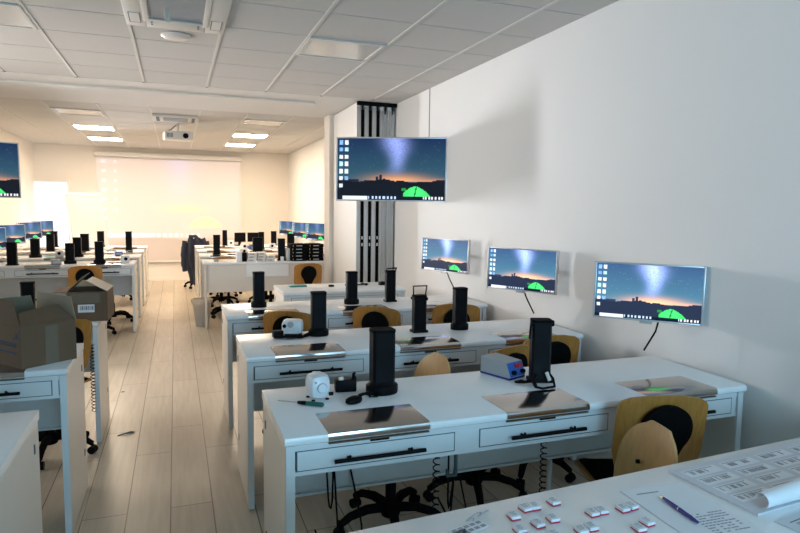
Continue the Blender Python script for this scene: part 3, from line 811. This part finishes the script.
MB().lathe([(.03, 0), (.035, .006), (.034, .016), (.02, .024), (.001, .026)], n=20, sx=1.15, sy=.75).build('casing', 'black', t, 40)
MB().tube(smooth_pts([(.03, .0, .012), (.06, .01, .018), (.085, .005, .02), (.11, .0, .012)]), .006, 8).build('cable', 'black', t, 60)
MB().tube(smooth_pts([(.08, .0, .012), (.10, -.03, .008), (.125, -.02, .008), (.13, .015, .006)]), .003, 6).build('thin_cable', 'black', t, 60)
t = thing('screwdriver', 'green-handled screwdriver lying at left end of nearest right bench', 'screwdriver', (.455, 2.335, TG+.009), math.atan2(-.11, .18)-.05)
MB().tube([(-.105, 0, 0), (-.02, 0, 0)], .0025, 8).build('shaft', 'alu', t)
MB().tube([(-.02, 0, 0), (.0, 0, 0), (.015, 0, 0)], [.006, .008, .008], 10).build('collar', 'black', t, 50)
MB().tube([(.0155, 0, 0), (.03, 0, 0), (.065, 0, 0), (.085, 0, 0), (.09, 0, 0)], [.007, .009, .0085, .009, .005], 10).build('handle', 'green', t, 50)
# grey/blue control box
t = thing('control_box', 'grey control box with blue sloping front and red switches', 'control unit', (1.442, 2.475, TG+.001), math.radians(20))
pr = [(-.105, .0), (.06, .0), (.075, .012), (.05, .075), (-.105, .082)]     # side profile in (y', z)
mb = MB().add([(x, -y, z) for x in (-.055, .055) for y, z in pr], [tuple(range(5)), tuple(range(5, 10))[::-1]]+[(i, 5+i, 5+(i+1) % 5, (i+1) % 5) for i in range(5)])
mb.build('casing', 'grey', t)
MB().box(-.056, .056, -.072, .106, -.0005, .009).build('base_tray', 'dblue', t)
def slope(x, f, d=.0):  # point on sloping front: f 0 bottom..1 top
    y = .075+(.05-.075)*f; z = .012+(.075-.012)*f; return (x, -(y+d), z+d*.3)
mb = MB().add([slope(-.052, .03, .001), slope(.052, .03, .001), slope(.052, .97, .001), slope(-.052, .97, .001)], [(0, 1, 2, 3)])
bm_ = mb.build('front_panel', 'blue', t)
for x0 in (-.005, .020):
    MB().add([slope(x0, .55, .001), slope(x0+.02, .55, .001), slope(x0+.02, .85, .001), slope(x0, .85, .001), slope(x0, .55, .005), slope(x0+.02, .55, .005), slope(x0+.02, .85, .005), slope(x0, .85, .005)],
             [(0, 1, 2, 3), (4, 7, 6, 5), (0, 4, 5, 1), (1, 5, 6, 2), (2, 6, 7, 3), (3, 7, 4, 0)]).build('switch', 'red', t)
for x in (-.028, .035):
    MB().tube([slope(x, .28, .001), slope(x, .28, .016)], .010, 12).build('knob', 'black', t, 40)

# ------------------------------------------------------------------ items on second/third benches
t = thing('power_adapter', 'black adapter and tangled leads lying before the white unit, second right bench', 'power adapter', (.57, 3.62, TG+.0025), .1)
rbox(t, -.04, .02, -.02, .03, 0, .042, .006, 'casing', 'black')
MB().tube(smooth_pts([(-.03, -.03, .012), (.02, -.05, .012), (.06, -.04, .01), (.11, -.07, .008), (.16, -.05, .008), (.17, -.03, .02)]), .007, 6).build('cable', 'black', t, 60)
MB().tube(smooth_pts([(.0, -.03, .012), (.04, -.06, .018), (.09, -.03, .008), (.13, -.03, .008)]), .005, 6).build('thin_cable', 'black', t, 60)
tag(MB().box(-.085, .085, -.045, .045, 0, .016, .005).build('pencil_case', 'teal', None, 40, (1.12, 5.98, TG+.001), (0, 0, .1)), 'flat teal case lying on short bench before the partition', 'case')
tag(MB().box(-.025, .025, -.02, .02, 0, .018, .003).build('small_box', 'black', None, 40, (1.44, 5.90, TG+.001)), 'tiny black box on the short bench, right of teal case', 'box')
t = thing('power_strip', 'black power brick with looping yellowish leads on short bench end', 'power brick', (2.00, 5.90, TG+.001), .1)
rbox(t, -.06, .06, -.03, .03, 0, .035, .006, 'casing', 'black')
MB().tube(smooth_pts([(.04, 0, .03), (.07, .02, .06), (.10, .0, .03), (.128, -.03, -.06), (.130, -.04, -.12)]), .006, 6).build('cable', 'brass', t, 60)
tag(MB().tube(smooth_pts([(1.62, 5.90, TG+.008), (1.70, 5.95, TG+.010), (1.78, 5.91, TG+.012), (1.84, 5.97, TG+.008), (1.80, 5.88, TG+.008)]), .007, 6).build('cord', 'black', None, 60), 'black lead bunched on the short bench in front of black seals', 'cable')

# ------------------------------------------------------------------ cords under desks
def coil_cord(x, y, z0, z1, label, parent=None, turns=24, r=.013):
    o = MB().tube(coil(x, y, z1, z0, r, turns, 8), .0028, 5).build('coiled_cord', 'black', None, 60)
    return tag(o, label, 'cable', 'coiled black cords hanging under benches')
zc = H1-.142
coil_cord(.94, 2.12, .05, zc, 'coiled black cord hanging under nearest bench below first steel plate')
coil_cord(1.43, 2.12, .05, zc, 'coiled black cord hanging under the nearest bench below its middle drawer', turns=26)
coil_cord(-.535, 4.42, .25, zc, 'coiled cord hanging between the two left benches beside chair back', turns=20)
cord('thin straight black cable hanging right of the coiled cord under nearest bench, left half', smooth_pts([(1.03, 2.2, zc), (1.03, 2.2, .45), (1.02, 2.18, .2), (.95, 2.15, .006), (.80, 2.1, .006)]), .004)
cord('thin black cable reaching the floor under nearest bench left corner', smooth_pts([(.60, 2.45, zc), (.58, 2.42, .4), (.62, 2.40, .2), (.60, 2.3, .01), (.7, 2.2, .006)]), .004)
cord('thin black cable with kink behind chair base under nearest bench', smooth_pts([(.72, 2.5, H1-.46), (.72, 2.42, .3), (.76, 2.3, .006), (.9, 2.2, .006)]), .004)
cord('thin black floor cable left of the middle coiled cord', smooth_pts([(1.22, 2.48, .38), (1.23, 2.4, .2), (1.2, 2.2, .006), (1.3, 1.9, .006)]), .004)
cord('thin black floor cable right of the middle coiled cord', smooth_pts([(1.52, 2.7, .006), (1.52, 2.4, .006), (1.48, 2.1, .006), (1.5, 1.8, .006)]), .004)
cord('black cable loop under right end of nearest bench by the wall', smooth_pts([(2.10, 2.25, .64), (2.16, 2.25, .61), (2.22, 2.25, .62), (2.28, 2.25, .58), (2.285, 2.25, .3), (2.27, 2.25, .01)]), .005)
t = thing('power_strip', 'black sockets hanging under nearest bench at wall end', 'power strip', (2.22, 2.33, .645))
for k in range(4): MB().box(-.1+k*.045, -.068+k*.045, -.02, .02, -.03, .0, .004).build('plug', 'black', t)
MB().box(-.12, .10, -.025, .025, .0, .035, .004).build('casing', 'black', t)
t = thing('hook', 'small dark metal hook below the first drawer gap of nearest bench', 'hook', (.995, 2.06, .60))
MB().box(-.004, .004, -.008, .008, 0, .099).box(-.035, .004, -.008, .008, -.006, 0).box(-.039, -.033, -.008, .008, -.006, .022).build('hook_arm', 'line', t)
# cable duct along wall floor near the right chair
tag(MB().box(1.725, 1.74, 2.50, 2.52, .0, .38, .002).build('support_post', 'front', None, 30), 'pale support post below the modesty panel of nearest bench', 'post')

# ------------------------------------------------------------------ waste bin
t = thing('waste_bin', 'translucent grey waste bin under left end of plain rear table', 'waste bin', (.335, 8.80, 0))
t.location = (.345, 8.76, 0)
mb = MB().lathe([(.085, 0), (.125, .33), (.135, .345), (.135, .36), (.12, .36), (.082, .01)], n=24)
mb.build('bin_body', 'bin', t, 40)
mb = MB().lathe([(.105, .28), (.14, .33), (.142, .37), (.125, .375), (.11, .30)], n=24)
mb.build('bin_liner', 'wrap', t, 40)
t.location = (.40-.0, 8.76, .0)
t.location = (.315, 8.66, 0)

# ------------------------------------------------------------------ jacket on far chair
c = dup(ch, (.42, 12.90, 0), face(.9, .3), 'far swivel chair by the aisle that carries the dark jacket')
t = thing('jacket', 'dark navy jacket hung over the far chair by the aisle', 'jacket', (.36, 12.52, .16), face(.3, .95))
bm = bmesh.new(); bmesh.ops.create_grid(bm, x_segments=16, y_segments=20, size=1)
for v in bm.verts:
    u, q = v.co.x, (v.co.y+1)/2
    ww = .15+.12*min(1, q/.7)*(1 if q < .75 else max(.35, 1-(q-.75)*2.6))
    v.co = Vector((u*ww*.85+.015*math.sin(q*9), -.03+.05*(abs(u)**2)+.018*math.sin(u*9+q*4), q*.86+.02*math.sin(u*7)))
bmesh.ops.solidify(bm, geom=bm.faces[:], thickness=.05)
MB().bm(bm).build('body', 'navy', t, 60)
for s in (-1, 1):
    MB().tube(smooth_pts([(s*.20, .02, .72), (s*.245, .0, .55), (s*.25, .02, .35), (s*.23, .04, .2)]), .045, 10).build('sleeve', 'navy', t, 60)
MB().tube(smooth_pts([(-.09, .0, .83), (0, -.02, .89), (.09, .0, .83)]), .03, 8).build('collar', 'navy', t, 60)

# ------------------------------------------------------------------ rear table goods
CG = 'stacked black cases on the rear table'
for r in range(5):
    for c_ in range(2):
        if r == 4 and c_ == 0: x = 1.66; wd = .0
        x = 1.60+c_*.235; 
        t = thing('tool_case', '%s black case, %s column of the stack' % (['bottom', 'second from bottom', 'middle', 'second from top', 'top'][r], ['left', 'right'][c_]), 'case', (x, 8.56, H2+.001+r*.047), (.02, -.03, .01, -.015, .025)[r], CG)
        MB().box(-.108, .108, -.14, .14, 0, .0455, .006).build('shell', 'blackm', t, 30)
        if r not in (0,) or True: MB().box(-.04, .04, -.1425, -.1395, .018, .027).build('label_strip', 'lgrey', t)
        MB().box(-.09, -.082, -.1435, -.139, .012, .032).build('latch', 'brass', t)
GB = 'white cartons stacked on the rear table'
names = ['left', 'centre', 'right']
k = 0
for c_, (x, y) in enumerate(((.96, 8.52), (1.09, 8.55), (1.21, 8.50))):
    for r in range(3 if c_ < 2 else 2):
        t = thing('carton', '%s small white carton in the %s pile beside the black folder' % (['lowest', 'second', 'third'][r], names[c_]), 'box', (x+.005*r, y, H2+.001+r*.041), (.05*(r-1)+.03*c_), GB)
        MB().box(-.055, .055, -.08, .08, 0, .040, .002).build('sleeve', 'offw', t)
        MB().box(-.04, .02, -.0812, -.0799, .012, .028).build('print', 'ink', t)
tag(MB().box(-.035, .035, -.07, .07, 0, .13, .004).build('file_box', 'white', None, 30, (.80, 8.55, H2+.001)), 'white upright file box at left of the carton piles', 'box')
tag(MB().box(-.03, .03, -.07, .07, 0, .12, .004).build('file_box', 'blackm', None, 30, (.868, 8.54, H2+.001)), 'black upright file box next to the white one', 'box')
GP = 'crumpled white device boxes left of black cases'
tag(MB().box(-.024, .024, -.06, .06, 0, .17, .006).build('carton', 'offw', None, 30, (1.463, 8.56, H2+.001), (0, 0, .0)), 'pale upright carton between tall black tower and black cases', 'box')
tag(MB().lathe([(.022, 0), (.026, .06), (.024, .06), (.02, .004)], n=14).build('cup', 'white', None, 40, (1.375, 8.47, H2+.001)), 'small white cup at foot of tall tower on rear table', 'cup')
tag(MB().lathe([(.03, 0), (.034, .035), (.03, .035), (.026, .004)], n=14).build('cup', 'bin', None, 40, (.50, 8.52, H2+.001)), 'small clear cup near left end of plain rear table', 'cup')

def white_unit(x, y, z, rz, lb, s=1.0):
    t = thing('control_unit', lb, 'control unit', (x, y, z+.001), rz, 'white dental control units')
    MB().box(-.055*s, .055*s, -.05*s, .05*s, .0, .10*s, .02*s).build('casing', 'white', t, 40)
    MB().tube([(0, -.057*s, .055*s), (0, -.048*s, .055*s)], .022*s, 14).build('dial', 'black', t, 40)
    return t
for x, y, lb, rz in [(-.62, 8.60, 'white unit on nearest rear-left bench, at its aisle end', .2), (-1.05, 9.80, 'white unit behind it on second rear-left bench, in front of the flipchart', -.2),
                 (-1.55, 9.75, 'white unit on second rear-left bench, left of a tower', .1), (.98, 9.80, 'white unit on second rear-right bench, left of broad tower', .3),
                 (1.62, 9.85, 'white unit on second rear-right bench, behind cartons', .0), (1.12, 11.05, 'white unit on third rear-right bench', .2), (1.62, 11.05, 'white unit on third rear-right bench, near the wall side', -.2), (.985, 12.1, 'white unit on farthest rear-right bench', 0), (-.8, 12.1, 'white unit on farthest rear-left bench', .1)]:
    white_unit(x, y, H2, rz, lb)
for x, y, lb, m, cat in [(-1.40, 8.55, 'small grey-blue device left of a tower, nearest rear-left bench', 'grey', 'device'), (-.80, 9.85, 'small blue-white device on second rear-left bench by the aisle', 'blue', 'device'), (1.26, 11.0, 'little blue device on third rear-right bench', 'blue', 'device')]:
    t = thing('control_box', lb, cat, (x, y, H2+.001), .3)
    MB().box(-.05, .05, -.06, .06, 0, .06, .008).build('casing', m, t, 30); MB().box(-.04, .04, -.0615, -.0595, .015, .045).build('front_panel', 'lgrey', t)
tag(MB().box(-.15, .15, -.10, .10, 0, .004).build('paper_sheet', 'paper', None, None, (-1.62, 8.62, H2+.0012), (0, 0, .12)), 'white sheets lying on nearest rear-left bench', 'paper')
tag(MB().box(-.16, .16, -.11, .11, 0, .003).build('paper_sheet', 'teal', None, None, (-1.62, 9.98, H2+.0012), (0, 0, .3)), 'pale green sheets lying on second rear-left bench', 'paper')
tag(MB().box(-.05, .05, -.045, .045, 0, .02, .004).build('wood_block', 'plyl', None, 30, (-1.58, 8.44, H2-.07), (0, 0, 0)), 'small brown block at front edge of nearest rear-left bench', 'block')
bpy.data.objects.remove(bpy.data.objects['wood_block'])
for i, (x, y) in enumerate([(-.45-.35, 8.50), (-1.0, 8.46), (1.0, 9.66), (.75, 9.68), (-1.05, 10.85)]):
    cord(['dark lead on nearest rear-left bench by white unit', 'dark lead at base of tower on nearest rear-left bench', 'dark lead on second rear-right bench by white unit', 'dark lead on second rear-right bench at its left', 'dark lead on third rear-left bench'][i],
         smooth_pts([(x, y, H2+.008), (x+.05, y+.03, H2+.010), (x+.09, y-.01, H2+.008), (x+.14, y+.03, H2+.008)]), .006)
# desk computer monitors (black, seen dark)
for x, w_, lb, rz in ((1.16, .22, 'dark desktop monitor at left on the farthest rear-right bench', .3), (1.42, .24, 'dark desktop monitor at right on the farthest rear-right bench', -.1)):
    t = thing('desktop_monitor', lb, 'monitor', (x, 12.12, H2+.0012), rz)
    MB().box(-w_/2, w_/2, -.015, .015, .07, .25, .006).build('screen', 'blackg', t, 30)
    MB().box(-.025, .025, .016, .03, .01, .2).build('stand', 'black', t); MB().box(-.09, .09, -.06, .08, 0, .012, .003).build('base', 'black', t)

# ------------------------------------------------------------------ cardboard boxes
def quad_slab(pts, th, name, m, parent):
    P = [Vector(p) for p in pts]; n = (P[1]-P[0]).cross(P[3]-P[0]).normalized()*th
    mb = MB().add(P+[p+n for p in P], [(0, 1, 2, 3), (7, 6, 5, 4), (0, 4, 5, 1), (1, 5, 6, 2), (2, 6, 7, 3), (3, 7, 4, 0)])
    return mb.build(name, m, parent)
# box A: corner towards camera at (-.69,3.25); right edge direction e1; left edge direction e2
C0 = Vector((-.69, 3.25)); e1 = Vector((.20, .16)).normalized(); e2 = Vector((-e1.y, e1.x))
t = thing('cardboard_box', 'large open brown cardboard box with blue print on the left bench', 'box', (C0.x, C0.y, TG+.001), math.atan2(e1.y, e1.x))
a, b, h = .265, .36, .20
def boxwalls(t, a, b, h, m='card'):
    mb = MB(); th = .005
    mb.box(0, a, 0, th, 0, h).box(0, a, b-th, b, 0, h).box(0, th, th, b-th, 0, h).box(a-th, a, th, b-th, 0, h).box(th, a-th, th, b-th, 0, th)
    return mb.build('carton_wall', m, t)
boxwalls(t, a, b, h)
quad_slab([(0, 0, h), (a, 0, h), (a-.045, .075, h+.075), (.03, .075, h+.055)], .004, 'flap', 'card', t)
quad_slab([(0, b, h), (0, 0, h), (-.015, .02, h+.125), (-.015, b-.02, h+.125)], .004, 'flap', 'card', t)
quad_slab([(a, 0, h), (a, b, h), (a-.01, b-.03, h+.115), (a-.01, .02, h+.115)], .004, 'flap', 'cardl', t)
quad_slab([(a, b, h), (0, b, h), (.03, b-.05, h+.10), (a-.05, b-.05, h+.10)], .004, 'flap', 'cardl', t)
MB().box(a*.42, a*.66, -.0012, -.0002, 0.002, h-.01).build('tape', 'tape', t)
mb = MB()
# blue print on the left face (x=0 plane)
def letter(y, z, s, bars):
    for (q0, r0, q1, r1) in bars: mb.box(-.0012, -.0002, y-q1*s, y-q0*s, z+r0*s, z+r1*s)
for i in range(7):
    y = .05+.030*i
    letter(y+.018, .098, .022, [(0, 0, .25, 1), (.65, 0, .9, 1), (.2, .75, .7, 1)] if i % 2 else [(0, 0, .25, 1), (.65, 0, .9, 1), (.2, .75, .7, 1), (.2, 0, .7, .25)])
mb.box(-.0012, -.0002, .045, .24, .066, .074)
mb.add([(-.0012, .035, .135), (-.0012, .05, .15), (-.0012, .035, .17), (-.0012, .02, .15)], [(0, 1, 2, 3)])
mb.add([(-.0012, .06, .128), (-.0012, .07, .14), (-.0012, .06, .152), (-.0012, .05, .14)], [(0, 1, 2, 3)])
mb.build('print', 'inkb', t)
tag(MB().box(-.08, .08, -.09, .09, 0, .15, .02).build('packing_bag', 'blackm', None, 40, (-.70, 3.475, TG+.009), (0, 0, math.atan2(e1.y, e1.x))), 'dark bag showing inside the large open cardboard box', 'bag')

# box B
t = thing('cardboard_box', 'smaller open brown box with barcode label and clear tape, on left bench', 'box', (-.685, 4.505, TG+.001), -.04)
a, b, h = .245, .30, .20
boxwalls(t, a, b, h)
quad_slab([(0, b, h), (0, 0, h), (-.09, .03, h-.0), (-.09, b-.03, h-.0)], .004, 'flap', 'card', t)
quad_slab([(0, b, h), (a, b, h), (a-.02, b+.04, h+.04), (.02, b+.04, h+.04)], .004, 'flap', 'cardl', t)
quad_slab([(a, 0, h), (a, b, h), (a-.13, b-.02, h+.07), (a-.13, .02, h+.07)], .004, 'flap', 'wrap', t)
quad_slab([(0, b-.02, h), (0, .02, h), (.10, .0, h+.10), (.10, b-.02, h+.10)], .003, 'flap', 'cardl', t)
MB().box(.02, .20, -.0012, -.0002, h-.075, h-.01).build('clear_tape', 'tape', t)
MB().box(.05, .18, -.0010, -.0002, .02, h-.075).build('tape', 'card', t)
lab = MB().box(.065, .165, -.0024, -.0014, .062, .115).build('address_label', 'paper', t)
mb = MB(); x = .078
for wv in (3, 2, 5, 2, 3, 6, 2, 4, 2, 3, 5, 2): mb.box(x, x+wv*.0011, -.003, -.0025, .078, .105); x += wv*.0011+.0036
mb.build('barcode', 'inkd', lab)

# ------------------------------------------------------------------ foreground table goods
TZ = H1+.0008
fa = math.radians(3.6)
cards = [(507, 526), (523, 514), (541, 512), (555, 509), (569, 507), (586, 511), (607, 511), (623, 508), (535, 520), (555, 520), (512, 531), (585, 528), (600, 527), (635, 530), (655, 526), (540, 527.5)]
def unp(x, y, Z):
    v = r2*((x-400)/611.7) - u2*((y-266.5)/611.7) + fwd; tt = (Z-1.613)/v.z; return v*tt
pos = [(.765, 1.222), (.785, 1.285), (.835, 1.312), (.862, 1.312), (.925, 1.318), (.985, 1.235), (1.015, 1.237), (.822, 1.232), (.872, 1.243), (.775, 1.17), (.905, 1.172), (.937, 1.177), (1.075, 1.228), (1.105, 1.232), (1.045, 1.135), (.832, 1.175), (1.085, 1.152), (.96, 1.105), (1.01, 1.065)]
lbl = ['at left of the third row', 'at the back left', 'left of the pair at the back', 'right of the pair at the back', 'alone at the back, right', 'left of middle pair', 'right of middle pair', 'in second row, left', 'in second row, right of another', 'near left front', 'left of the front pair', 'right of the front pair', 'left of the pair touching the notepaper', 'right of the pair touching the notepaper', 'in front of the notepaper corner', 'in third row, small gap around it', 'half under the photo edge near notepaper', 'at the bottom photo edge, left', 'at the bottom photo edge, right']
pr = None
for i, ((x, y), lb) in enumerate(zip(pos, lbl)):
    rz = fa+.25*(random.random()-.5)
    if i == 0:
        pr = thing('label_box', '', 'box', (x, y, TZ), rz, 'small red-edged boxes on the foreground table')
        MB().box(-.0125, .0125, -.015, .015, .0035, .011, .001).build('lid', 'paper', pr)
        MB().box(-.0125, .0125, -.0152, .015, 0, .0036).build('red_edge', 'red', pr)
        mb = MB()
        for k in range(4): mb.box(-.009, .009-.004*(k % 2), .009-k*.005, .0105-k*.005, .0111, .0114)
        mb.build('print', 'ink', pr); o = pr
    else: o = dup(pr, (x, y, TZ), rz)
    o['label'] = 'small white red-edged box on foreground table, '+lb
# strips of small labels at the far left of the table
for i, (x, y) in enumerate(((.60, 1.245), (.655, 1.275))):
    t = thing('label_strip', 'strip of small printed labels, %s one at left of foreground table' % ('nearer' if i == 0 else 'farther'), 'labels', (x, y, TZ), .25)
    MB().box(-.05, .05, -.02, .02, 0, .0012).build('backing', 'paper', t)
    mb = MB()
    for a_ in range(5):
        for b_ in range(2): mb.box(-.046+a_*.019, -.032+a_*.019, -.015+b_*.018, -.004+b_*.018, .0013, .0016)
    mb.build('print', 'ink', t)
cord('short thin grey wire behind the label strips on foreground table', smooth_pts([(.68, 1.30, TZ+.004), (.70, 1.325, TZ+.006), (.74, 1.335, TZ+.004)]), .0018, 'grey')
# notepaper
t = thing('notepaper', 'white sheet with small typed lines under the blue pen', 'paper', (1.235, 1.165, TZ), math.radians(-3))
MB().box(-.10, .105, -.15, .15, 0, .0012).build('sheet', 'paper', t)
mb = MB(); mb.box(-.07, -.0, .115, .120, .0013, .0016)
for k in range(9):
    for q in range(9):
        if random.random() > .15: mb.box(-.02+q*.012, -.012+q*.012+.003*random.random(), -.02-k*.011, -.016-k*.011, .0013, .0016)
mb.build('print', 'ink', t)
t = thing('pen', 'blue ballpoint pen lying on the notepaper', 'pen', (1.210, 1.178, TZ+.007), math.atan2(-.14, -.02))
L_ = .072
MB().tube([(-L_, 0, 0), (-L_+.012, 0, 0)], [.0015, .003], 8).build('tip', 'brass', t, 40)
t.rotation_euler = (0, 0, math.atan2(-.135, -.016))
MB().tube([(-L_+.012, 0, 0), (-.03, 0, 0), (.0, 0, 0), (.005, 0, 0), (.05, 0, 0), (L_, 0, 0)], [.0035, .005, .0055, .0055, .005, .0035], 10).build('barrel', 'dblue', t, 40)
MB().tube([(.001, 0, 0), (.004, 0, 0)], .0058, 12).build('ring', 'alu', t)
# big label sheets: stack rising a little over the table
t = thing('label_sheet', 'large printed label sheet with curled corner at right of the foreground table', 'sheet', (1.365, 1.375, TZ), math.radians(4))
sw, sl = .66, .285
MB().box(0, sw, -sl, 0, 0, .006).build('sheet', 'sheet', t)
mb = MB(); mk = MB()
for r in range(5):
    for c_ in range(4):
        x0 = .035+c_*.16; y0 = -.035-r*.054
        if c_ == 0 and r > 3: continue
        mk.box(x0-.012, x0+.125, y0-.030, y0+.012, .0061, .0064)
        x = x0
        while x < x0+.10:
            if random.random() > .28: mb.box(x, x+.0035+.004*random.random(), y0-.018, y0, .0065, .0069)
            x += .0085
        mb.box(x0-.005, x0+.11, y0+.004, y0+.0065, .0065, .0069)
mk.build('label_field', 'paper', t); mb.build('print', 'ink', t)
# curl: rolled corner
cv = []; nn = 14
for i in range(nn+1):
    a_ = -.5*PI+1.55*PI*i/nn
    for s in (0, 1):
        r_ = .020 if s == 0 else .034
        cv.append((.035 if s == 0 else .50, -sl+.012+math.cos(a_)*r_*-1.0+.005, .0068+r_+r_*math.sin(a_)))
cf = [(2*i, 2*i+1, 2*i+3, 2*i+2) for i in range(nn)]
cu = MB().add(cv, cf).build('curled_corner', 'paper', t, 60)
t = thing('label_sheet', 'second printed label sheet cut by the lower right photo corner', 'sheet', (1.40, 1.055, TZ), math.radians(8))
MB().box(0, .5, -.28, 0, 0, .003).build('sheet', 'sheet', t)
mb = MB()
for r in range(3):
    for c_ in range(3):
        x0 = .03+c_*.15; y0 = -.03-r*.06; x = x0
        while x < x0+.11:
            if random.random() > .25: mb.box(x, x+.0025, y0-.026, y0, .0031, .0034)
            x += .007
        mb.box(x0-.005, x0+.11, y0+.006, y0+.009, .0031, .0034)
mb.build('print', 'inkd', t)
# floor scrap
t = thing('packing_scrap', 'crumpled dark paper scrap on the aisle floor', 'litter', (-.36, 4.62, .001), .35)
MB().add([(-.06, -.01, 0), (-.01, -.012, .006), (.0, .012, .008), (-.055, .012, .002), (.06, .02, .004), (.055, -.01, 0), (.03, .0, .016)], [(0, 1, 2, 3), (1, 5, 6), (2, 6, 4), (1, 6, 2), (5, 4, 6)]).build('scrap', 'line', t)
t.rotation_euler = (0, 0, .35)
tag(MB().add([(-.018, -.01, 0), (.015, -.012, .002), (.018, .01, .0), (-.01, .012, .003), (0, 0, .006)], [(0, 1, 4), (1, 2, 4), (2, 3, 4), (3, 0, 4)]).build('crumb', 'card', None, None, (-.46, 5.71, .001)), 'tiny brown crumb on the aisle floor farther back', 'litter')
